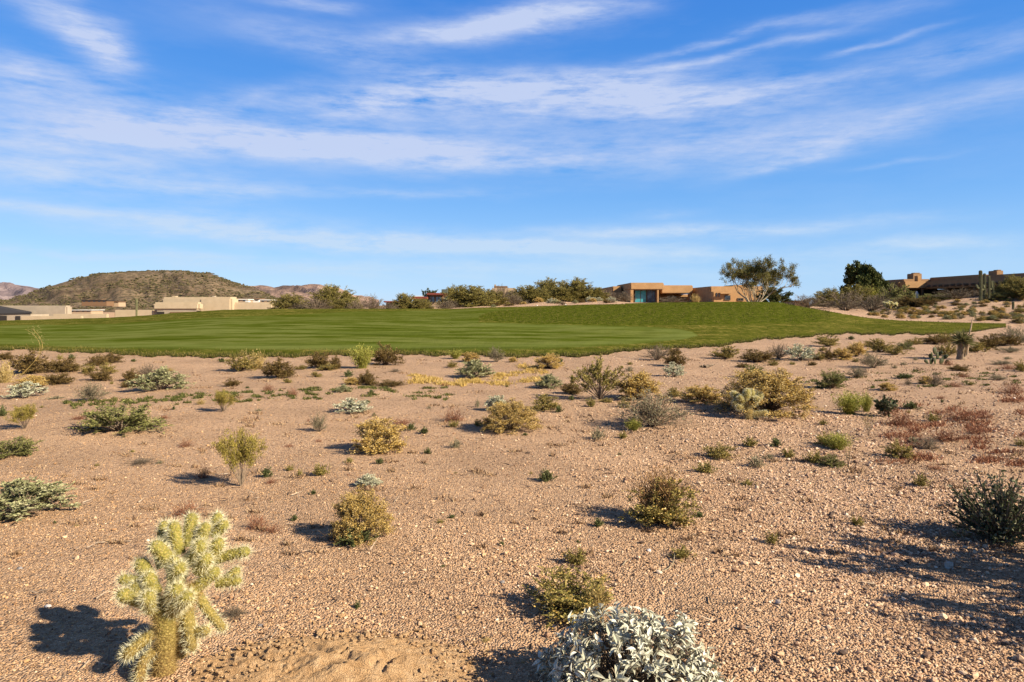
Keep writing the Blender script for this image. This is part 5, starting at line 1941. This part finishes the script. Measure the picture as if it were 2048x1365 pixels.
# ------------------------------------------------------------------ small loose things
def rock(px, py, s, label, mat, seed, name='rock', cat='rock', flat=.6):
    from mathutils import noise as mn
    x, y, z = hit(px, py)
    bm = bmesh.new()
    bmesh.ops.create_icosphere(bm, subdivisions=3, radius=1)
    for v in bm.verts:
        v.co *= 1 + .28 * mn.noise(v.co * 1.1 + Vector((seed, 0, 0))) + .10 * mn.noise(v.co * 3 + Vector((seed, 5, 0)))
        v.co = Vector((v.co.x * s, v.co.y * s * .8, v.co.z * s * flat))
    me = bpy.data.meshes.new(name)
    bm.to_mesh(me)
    bm.free()
    me.materials.append(mat)
    o = bpy.data.objects.new(name, me)
    C.objects.link(o)
    o.location = (x, y, z + s * flat * .35)
    o.rotation_euler = (0, 0, seed)
    tag(o, label, cat)


def rock_mat(name, a, b):
    t = NT(name)
    n = t.noise(t.obj(), 30, 5, .65)
    t.principled(t.ramp(n, [(.35, a), (.65, b)]), .9, n, .6, .006)
    return t.mat


RW, RG, RT = rock_mat('white_quartz', (.55, .47, .40), (.75, .70, .64)), rock_mat('grey_stone', (.16, .14, .13), (.30, .27, .25)), rock_mat('tan_stone', (.40, .26, .17), (.58, .42, .29))
rock(1298, 1103, .017, 'white pebble in the gravel above the curved pale twig', RW, 1.0)
rock(668, 1334, .018, 'white pebble lying in the sandy soil', RW, 2.0)
rock(522, 1252, .016, 'flat dark grey stone beside the tall cholla', RG, 3.0, flat=.3)
rock(1005, 1167, .016, 'grey stone in gravel above the wispy olive bush', RG, 4.0)
rock(660, 1322, .022, 'tan stone in the sandy soil', RT, 5.0)
rock(96, 1216, .016, 'pale leafy looking stone near the shadow of the tall cholla', RW, 6.0, flat=.4)
rock(40, 1140, .015, 'small grey stone on the gravel above the cholla shadow', RG, 7.0)
rock(1074, 612, .10, 'pale rock on the raised rough nearer the sand strip', RW, 8.0)
rock(1131, 611, .11, 'pale rock on the crest of the raised rough', RW, 9.0)


def marker_block():
    x, y, z = hit(1898, 1137)
    s = y / F
    bm = bmesh.new()
    bmesh.ops.create_cube(bm, size=1)
    bmesh.ops.bevel(bm, geom=bm.edges[:], offset=.07, segments=2, affect='EDGES')
    for v in bm.verts:
        v.co = Vector((v.co.x * 11 * s, v.co.y * 12 * s, v.co.z * 14 * s + (.8 * s if v.co.z > 0 else 0) * v.co.x))
    me = bpy.data.meshes.new('marker_block')
    bm.to_mesh(me)
    bm.free()
    me.materials.append(rock_mat('pale_concrete', (.33, .33, .29), (.46, .45, .40)))
    o = bpy.data.objects.new('marker_block', me)
    C.objects.link(o)
    o.location = (x, y, z + 5 * s)
    o.rotation_euler = (R(-8), R(5), .3)
    tag(o, 'small pale concrete block standing in the gravel shadow', 'block')


marker_block()


def twig(name, pts, rad, label, mat):
    P = []
    for (px, py, h) in pts:
        x, y, z = hit(px, py)
        P.append((x, y, z + h))
    b = MB()
    P = np.array(P)
    t = np.linspace(0, 1, len(P))
    tt = np.linspace(0, 1, 12)
    Q = np.stack([np.interp(tt, t, P[:, i]) for i in range(3)], 1)
    Q[1:-1] = (Q[:-2] + 2 * Q[1:-1] + Q[2:]) / 4
    b.tube(Q, np.linspace(rad, rad * .6, 12), 6)
    o = b.build(name, mat, smooth=True, origin=P[0])
    tag(o, label, 'twig')


twig('twig', [(1349, 1116, .03), (1348, 1128, .012), (1342, 1138, .01), (1330, 1145, .01), (1318, 1150, .012)], .0028, 'curved pale twig lying below an olive weed', M_PALE)
twig('twig', [(1245, 1136, .01), (1250, 1130, .012), (1255, 1124, .01)], .003, 'short straight twig on gravel left of the curved pale one', M_PALE)
twig('twig', [(1418, 1196, .008), (1423, 1212, .012)], .004, 'short dark twig on the gravel above the white leaved shrub', M_TWIGD)
for i, (px, py) in enumerate([(1402, 735), (1416, 734), (1428, 735)]):
    pass


def deadwood():
    x, y, z = hit(1416, 736)
    s = y / F
    rng = np.random.default_rng(77)
    root = empty('dead_wood', (x, y, z))
    for i in range(7):
        b = MB()
        a = rng.uniform(-.5, .5)
        L = rng.uniform(10, 24) * s
        c = np.array([rng.uniform(-12, 12) * s, rng.uniform(-.1, .1), .03 + rng.uniform(0, 5) * s])
        d = np.array([math.cos(a), math.sin(a), rng.uniform(-.1, .3)]) * L
        p0 = c - d / 2
        p0[2] = max(p0[2], .02)
        b.tube([p0, c + rng.normal(0, .02, 3), c + d / 2], [2.2 * s, 1.9 * s, 1.0 * s], 6)
        b.build('branch', M_TWIG, root)
    tag(root, 'heap of dead grey branches on sand below the turf', 'dead wood')


deadwood()

# ------------------------------------------------------------------ houses
def stucco(name, a, b, sc_=1.2):
    t = NT(name)
    P = t.pos()
    n = t.noise(P, sc_, 5, .6)
    f = t.noise(P, 9, 4, .7)
    t.principled(t.ramp(t.math('ADD', t.math('MULTIPLY', n, .7), t.math('MULTIPLY', f, .3)), [(.35, a), (.65, b)]), .95, f, .35, .06, spec=.1)
    return t.mat


def plain(name, c, rough=.7, metal=0.0, spec=.3):
    t = NT(name)
    n = t.noise(t.pos(), 2.0, 4, .6)
    t.principled(t.mix(t.math('MULTIPLY', n, .4), c, tuple(x * .7 for x in c)), rough, spec=spec, metal=metal)
    return t.mat


S_CREAM = stucco('cream_stucco', (.43, .335, .215), (.51, .40, .265))
S_GREY = stucco('greige_stucco', (.34, .275, .20), (.42, .34, .25))
S_TAN = stucco('orange_tan_stucco', (.39, .22, .098), (.49, .29, .135))
S_PUEBLO = stucco('pueblo_stucco', (.29, .17, .085), (.36, .22, .115))
S_BEIGE = stucco('beige_stucco', (.36, .26, .17), (.42, .31, .205))
M_DARK = plain('dark_opening', (.030, .024, .020), .8)
M_WOOD = plain('weathered_wood', (.20, .115, .060), .85)
M_REDM = plain('red_fascia', (.21, .050, .032), .6)
M_ROOFD = plain('dark_metal_roof', (.040, .036, .034), .8)
M_WHITE = plain('white_plaster', (.70, .68, .62), .8)
M_FRAME = plain('window_frame', (.10, .075, .05), .6)


def glass(name, c):
    t = NT(name)
    t.principled(c, .06, spec=.9)
    return t.mat


G_SKY, G_DARK, G_BLUE = glass('sky_reflection_glass', (.06, .30, .34)), glass('dark_glass', (.02, .022, .025)), glass('blue_grey_glass', (.06, .085, .12))  # teal pane colour holds a painted reflection of the sky


class House:
    def __init__(self, name, label, px, Y, base, cat='house'):
        self.Y, self.base = Y, base
        self.o = (PX(px, Y), Y, base)
        self.root = empty(name, self.o)
        tag(self.root, label, cat)

    def block(self, part, x0, x1, y0, y1, z0, z1, mat, bev=.12, parent=None):
        bm = bmesh.new()
        bmesh.ops.create_cube(bm, size=1)
        for v in bm.verts:
            v.co = Vector(((x0 + x1) / 2 + v.co.x * (x1 - x0) - self.o[0], (y0 + y1) / 2 + v.co.y * (y1 - y0) - self.o[1], (z0 + z1) / 2 + v.co.z * (z1 - z0) - self.o[2]))
        if bev:
            bmesh.ops.bevel(bm, geom=bm.edges[:], offset=min(bev, .45 * min(x1 - x0, y1 - y0, z1 - z0)), segments=2, affect='EDGES')
        me = bpy.data.meshes.new(part)
        bm.to_mesh(me)
        bm.free()
        me.materials.append(mat)
        o = bpy.data.objects.new(part, me)
        C.objects.link(o)
        o.parent = parent or self.root
        return o

    def pb(self, part, p0, p1, top, bot, Y, depth, mat, bev=.12, parent=None):
        """block whose front at depth Y covers columns p0..p1 and rows top..bot (bot None: down to the ground)"""
        return self.block(part, PX(p0, Y), PX(p1, Y), Y, Y + depth, self.base if bot is None else PZ(bot, Y), PZ(top, Y), mat, bev, parent)

    def window(self, p0, p1, top, bot, Y, mat=None, bars=1, proud=.05):
        x0, x1, z0, z1 = PX(p0, Y), PX(p1, Y), PZ(bot, Y), PZ(top, Y)
        b = MB()
        w = min(.10, (x1 - x0) * .1)
        ya, yb = Y - proud, Y + .06
        for q in ((x0, x0 + w, z0, z1), (x1 - w, x1, z0, z1), (x0 + w, x1 - w, z1 - w, z1), (x0 + w, x1 - w, z0, z0 + w)):
            b.box(q[0], q[1], ya, yb, q[2], q[3])
        for i in range(1, bars):
            xc = x0 + (x1 - x0) * i / bars
            b.box(xc - w * .4, xc + w * .4, ya, yb, z0 + w, z1 - w)
        f = b.build('window', M_FRAME, self.root, origin=self.o)
        g = MB()
        g.box(x0 + w * .5, x1 - w * .5, Y - proud + .02, Y - proud + .045, z0 + w * .5, z1 - w * .5)
        g.build('pane', mat or G_DARK, f, origin=self.o)


# tan house behind the raised rough
h = House('tan_house', 'orange tan flat roofed house behind the raised rough', 1261, 105, 1.0)
h.pb('wall', 1261, 1328, 565.8, 580, 105, 14, S_TAN)                     # tall front with its deep band
h.pb('wall', 1261, 1267, 580, None, 105.05, 13.8, S_TAN, .02)
h.block('wall', PX(1267, 105) + .02, PX(1317, 105), 109, 118.6, 1.0, PZ(580, 105) - .01, S_TAN, .0)
h.window(1269, 1293, 580.5, 606, 106.2, G_SKY, 2)
h.window(1293.5, 1315, 580.5, 607, 106.2, G_BLUE, 2)
h.pb('pier', 1314.5, 1317.5, 580, None, 105.1, 3.5, S_TAN, .02)
h.pb('wall', 1323, 1386, 571, 587.5, 108, 12, S_TAN)                      # porch band
h.block('porch_wall', PX(1318, 105), PX(1384, 112), 113, 119, 1.0, PZ(588, 108), S_TAN, .02)
h.window(1335, 1352, 592, 606, 113, G_DARK, 2)
h.pb('pier', 1378.5, 1382, 588, None, 108.2, 1.0, S_TAN, .02)
h.pb('wall', 1421, 1527, 573, None, 100, 12, S_TAN)                       # wing on the far side
h.pb('wall', 1426, 1461, 584, None, 98, 1.9, S_TAN)
h.pb('hood', 1441, 1463, 586.5, 588.3, 97.3, .7, S_TAN, .03)
h.window(1449, 1461, 591, 601, 97.95, G_DARK, 1)
h.window(1475, 1487, 596.5, 602, 99.95, G_DARK, 2)
h.window(1432.5, 1434.5, 586, 594, 97.95, G_DARK, 1)
h.window(1437.5, 1439.5, 586, 594, 97.95, G_DARK, 1)
h.pb('parapet', 1466, 1496, 570.5, 575, 104, 5, S_TAN)
h.pb('door', 1416.6, 1420.5, 597, None, 101.5, .2, M_DARK, .0)
h.pb('wall', 1225, 1243, 573, None, 112, 16, S_TAN)                       # shaded wing
h.pb('garden_wall', 1227.5, 1243, 585, 594, 110.5, 1.4, S_TAN, .04)
h.pb('door', 1230, 1240, 594.5, None, 111.9, .12, M_DARK, .0)
h.pb('garden_wall', 1196, 1226, 590, None, 122, .5, S_TAN)

# cream house at the foot of the butte
h = House('cream_pueblo_house', 'stepped cream pueblo house at the foot of the butte', 380, 110, -1.0)
h.pb('garden_wall', 229, 306, 620.2, None, 113, .8, S_CREAM, .10)
h.pb('wall', 305, 398, 604.8, 621.2, 106, 1.6, S_CREAM, .28)
h.pb('wall', 309, 398, 622, None, 109.5, 7, S_GREY, .02)  # greyer stucco: the recess's shade put into the wall colour
h.pb('garage_door', 340, 392, 624.5, None, 109.35, .14, M_WOOD, .0)
h.pb('door', 314, 328, 624, None, 109.4, .1, M_DARK, .0)
h.pb('pier', 303.5, 309, 621.3, None, 107.3, .8, S_CREAM, .02)
h.pb('wall', 323, 411, 594.6, None, 119, 10, S_CREAM, .28)
h.pb('wall', 398.5, 463, 594.2, None, 109.0, 3.0, S_CREAM, .30)
h.pb('wall', 450, 546, 605.4, None, 110, 2.0, S_CREAM, .30)
h.pb('garden_wall', 545, 560, 615, None, 110.4, 1.2, S_CREAM, .2)
h.pb('chimney', 344, 351, 592.4, 595, 122, 1.0, S_CREAM, .05)
h.pb('chimney', 424, 429, 592.2, 595, 116, .8, S_GREY, .05)
h.pb('rooftop_unit', 490, 497, 601.6, 605.2, 114, .9, M_WHITE, .04)

# house at the far edge with a dark sloping roof
h = House('greige_house', 'greige house with a dark sloping roof at the frame edge', 60, 100, -2.2)
h.pb('wall', -70, 133, 611.6, None, 101, 1.4, S_GREY, .2)
h.pb('wall', -60, 61, 629.5, None, 96.78, 3.9, S_GREY, .02)
b = MB()
th = .22
v = [(PX(-75, 96.7), 96.7, PZ(630, 96.7)), (PX(63.5, 96.7), 96.7, PZ(624.6, 96.7)), (PX(63.5, 101), 100.9, PZ(623.6, 100.9)), (PX(-75, 101), 100.9, PZ(598, 100.9))]
v += [(x, y, z - th) for x, y, z in v]
b.add(v, [(0, 1, 2, 3), (7, 6, 5, 4), (0, 4, 5, 1), (1, 5, 6, 2), (2, 6, 7, 3), (3, 7, 4, 0)])
b.build('roof', M_ROOFD, h.root, origin=h.o)
h.pb('door', -12, 13, 632, None, 96.7, .12, M_DARK, .0)
h.pb('door', 31, 40, 632.5, None, 96.7, .12, M_DARK, .0)
h.pb('garden_wall', 41, 163, 632.6, None, 94, .5, S_CREAM, .08)
h.pb('garden_wall', 105, 214, 628.4, None, 98, .5, S_CREAM, .08)

# modern house with red fascias
h = House('red_roofed_house', 'modern house with thin red roof fascias and glass', 860, 104, .2)
h.pb('roof', 853, 888, 586.3, 590.4, 104, 9, M_REDM, .04)
h.pb('ceiling_beam', 855, 886, 590.5, 592.6, 104.5, 8, M_WOOD, .02)
h.pb('wall', 857, 885, 592.7, None, 107, 6, S_BEIGE, .0)
h.window(856, 870, 592.8, 606, 105.5, G_BLUE, 2)
h.window(870.5, 884, 592.8, 606, 105.5, G_BLUE, 2)
h.pb('pier', 884.2, 886, 592.7, None, 105.2, .5, M_WOOD, .01)
h.pb('roof', 822, 854, 594.0, 598.6, 103, 8, M_REDM, .04)
h.pb('wall', 826, 853, 598.7, None, 106, 5, S_BEIGE, .0)
h.window(830, 850, 600, 607, 105.6, G_DARK, 3)
h.pb('roof', 767, 800, 602.5, 605.4, 101, 8, M_REDM, .04)
h.pb('wall', 772, 799, 605.5, None, 104, 5, S_BEIGE, .0)
h.window(776, 795, 607, 614, 103.6, G_DARK, 3)
h.pb('roof_coping', 824, 853, 592.2, 593.9, 106, 6, M_WHITE, .02)
h.pb('chimney', 883, 895, 579, None, 110, 3, plain('green_grey_metal', (.10, .115, .085)), .03)

# beige house behind the desert trees
h = House('beige_house', 'plain beige wall of a house behind the bare twiggy tree', 1006, 118, .5)
h.pb('wall', 981, 1034, 576.5, None, 118, 9, S_BEIGE, .25)
h.pb('parapet', 988, 1015, 572.5, 576.6, 121, 4, M_WOOD, .03)
h.pb('chimney', 988.5, 992, 569.5, 572.6, 121.5, .8, S_BEIGE, .02)
h.pb('wall', 1034, 1064, 583.5, None, 119, 7, S_BEIGE, .2)
h.window(1012, 1022, 585, 592, 118, G_DARK, 2)

# pueblo house on the hill
h = House('pueblo_house', 'long brown pueblo house with beam ends on the sandy hill', 1825, 100, 1.6)
X1 = 57.0
ztop = PZ(565, 100)
h.block('roof_band', X1, 62.9, 100.6, 112, ztop - 1.05, ztop + .05, S_PUEBLO, .12)
h.block('wall', X1 + 1.2, 62, 101, 111, 1.6, ztop - 1.06, S_PUEBLO, .02)
h.block('portico_beam', X1 + .1, 60.2, 99.2, 100.55, PZ(577, 100), PZ(563.6, 100), S_TAN, .06)  # paler than the shaded sides: sunlit front put into the colour
h.block('portico_post', X1 + .12, X1 + .38, 99.4, 99.7, 1.6, PZ(577, 100) - .01, M_WOOD, .03)
h.block('portico_post', 59.7, 59.95, 99.4, 99.7, 1.6, PZ(577, 100) - .01, M_WOOD, .03)
h.block('porch_wall', X1 + .6, 62.8, 100.62, 100.95, 1.6, ztop - 1.08, M_DARK, .0)  # dark sheet: the open porch's inner shade put into its colour
h.block('roof_band', 60.2, 76, 76, 100.5, ztop - 1.0, ztop + .08, S_PUEBLO, .12)          # the long porch roof
h.block('wall', 63.2, 76, 76.5, 104.5, 1.6, ztop - 1.02, S_PUEBLO, .02)
for k in range(4):
    h.block('door', 63.05, 63.16, 79 + k * 5.2, 81.6 + k * 5.2, 1.9, 4.0, M_DARK, .0)
for k in range(4):
    h.block('porch_post', 60.5, 60.8, 78 + 5.6 * k, 78.3 + 5.6 * k, 1.6, ztop - 1.01, M_WOOD, .03)
for k in range(17):
    y = 78.0 + 1.35 * k
    bm = MB()
    a = np.linspace(0, 1, 4)[:, None]
    bm.tube(np.array([(60.35, y, ztop - .62)]) + a * np.array([(-.75, 0, 0)]), [.17, .17, .17, .16], 8)
    bm.build('beam_end', M_WOOD, h.root, origin=h.o)
for k in range(5):
    y = 102.2 + 1.7 * k
    bm = MB()
    bm.tube([(X1 + .05, y, ztop - .6), (X1 - .6, y, ztop - .6)], [.16, .15], 8)
    bm.build('beam_end', M_WOOD, h.root, origin=h.o)
h.block('parapet', 63.6, 76, 93.0, 104, ztop + .09, PZ(555.3, 103), S_PUEBLO, .1)
h.block('parapet', 63.0, 76, 77, 92.9, ztop + .09, ztop + .62, S_PUEBLO, .1)
h.block('parapet', 59.3, 63.4, 103.4, 110, ztop + .06, ztop + .6, S_PUEBLO, .1)
for (p0, p1, top, Y) in ((1826, 1844, 547.5, 103.6), (1993, 2007, 541.5, 91)):
    c = h.pb('chimney', p0, p1, top, 566, Y, 1.6, S_PUEBLO, .06)
    h.pb('chimney_cap', p0 + 3, p1 - 4, top - 1.6, top + .05, Y + .3, .9, S_PUEBLO, .03, c)
h.pb('chimney', 1835, 1841.5, 552, 566, 101.2, .8, S_TAN, .05)


def statue():
    x, Y = PX(1833.5, 98.2), 98.2
    z = gz1(x, Y)
    root = empty('garden_statue', (x, Y, z))
    b = MB()
    zt = PZ(583, Y) - z
    b.tube([(0, 0, 0), (0, 0, .6), (0, 0, zt * .55), (0, 0, zt * .75), (0, 0, zt * .86), (0, 0, zt)], [.34, .30, .16, .30, .16, .10], 12)
    b.build('figure', M_WHITE, root, smooth=True)
    p = MB()
    p.box(-.4, .4, -.4, .4, -.3, .05)
    p.build('plinth', M_WHITE, root)
    tag(root, 'small white statue standing under the pueblo house portico', 'statue')


statue()

# dark low roof on the skyline past the palo verde
h = House('distant_house', 'tiny dark roofed house on the skyline past the raised rough', 1612, 165, -.5)
h.pb('wall', 1590, 1616, 602.8, None, 165, 8, S_PUEBLO, .1)
h.pb('roof', 1588, 1618, 601.4, 602.7, 164.5, 9, M_ROOFD, .02)
h.pb('chimney', 1611, 1615, 599.2, 601.3, 167, 1.2, S_PUEBLO, .05)

# houses at the foot of the butte
FARH = [(188, 604.5, 50, 4, 470, M_WOOD, M_ROOFD, 'tiny pale house with a long dark roof low on the butte'),
        (229, 606, 16, 3, 480, S_BEIGE, M_WOOD, 'tiny white house beside the long dark roofed one on the butte'),
        (160, 624, 44, 4, 300, S_BEIGE, M_WHITE, 'tiny low white roofed house before the butte behind the greige house'),
        (482, 603.5, 26, 5, 420, S_BEIGE, M_WHITE, 'tiny white roofed house behind the cream pueblo house, nearest its tower'),
        (507, 602.5, 22, 5, 430, M_WHITE, M_WOOD, 'tiny house in the middle of the row behind the cream pueblo house'),
        (531, 604.5, 22, 5, 425, S_BEIGE, M_WHITE, 'tiny house at the far end of the row behind the cream pueblo house')]
for (px, bot, w, hh, Y, m1, m2, lab) in FARH:
    h = House('distant_house', lab, px, Y, PZ(bot + 8, Y))
    h.pb('wall', px - w / 2, px + w / 2, bot - hh * .65, None, Y, 9, m1, .1)
    h.pb('roof', px - w / 2 - 1, px + w / 2 + 1, bot - hh, bot - hh * .66, Y - .6, 10, m2, .05)
    if px == 188:
        h.pb('wing', px - w * .2, px + w * .3, bot - hh * 1.25, bot - hh * 1.02, Y + 3, 5, m1, .1)
    n = max(2, int(w / 9))
    for k in range(n):
        a = px - w / 2 + w * (k + .3) / n
        h.pb('window', a, a + w / n * .45, bot - hh * .5, bot - hh * .1, Y - .08, .1, G_DARK, .0)
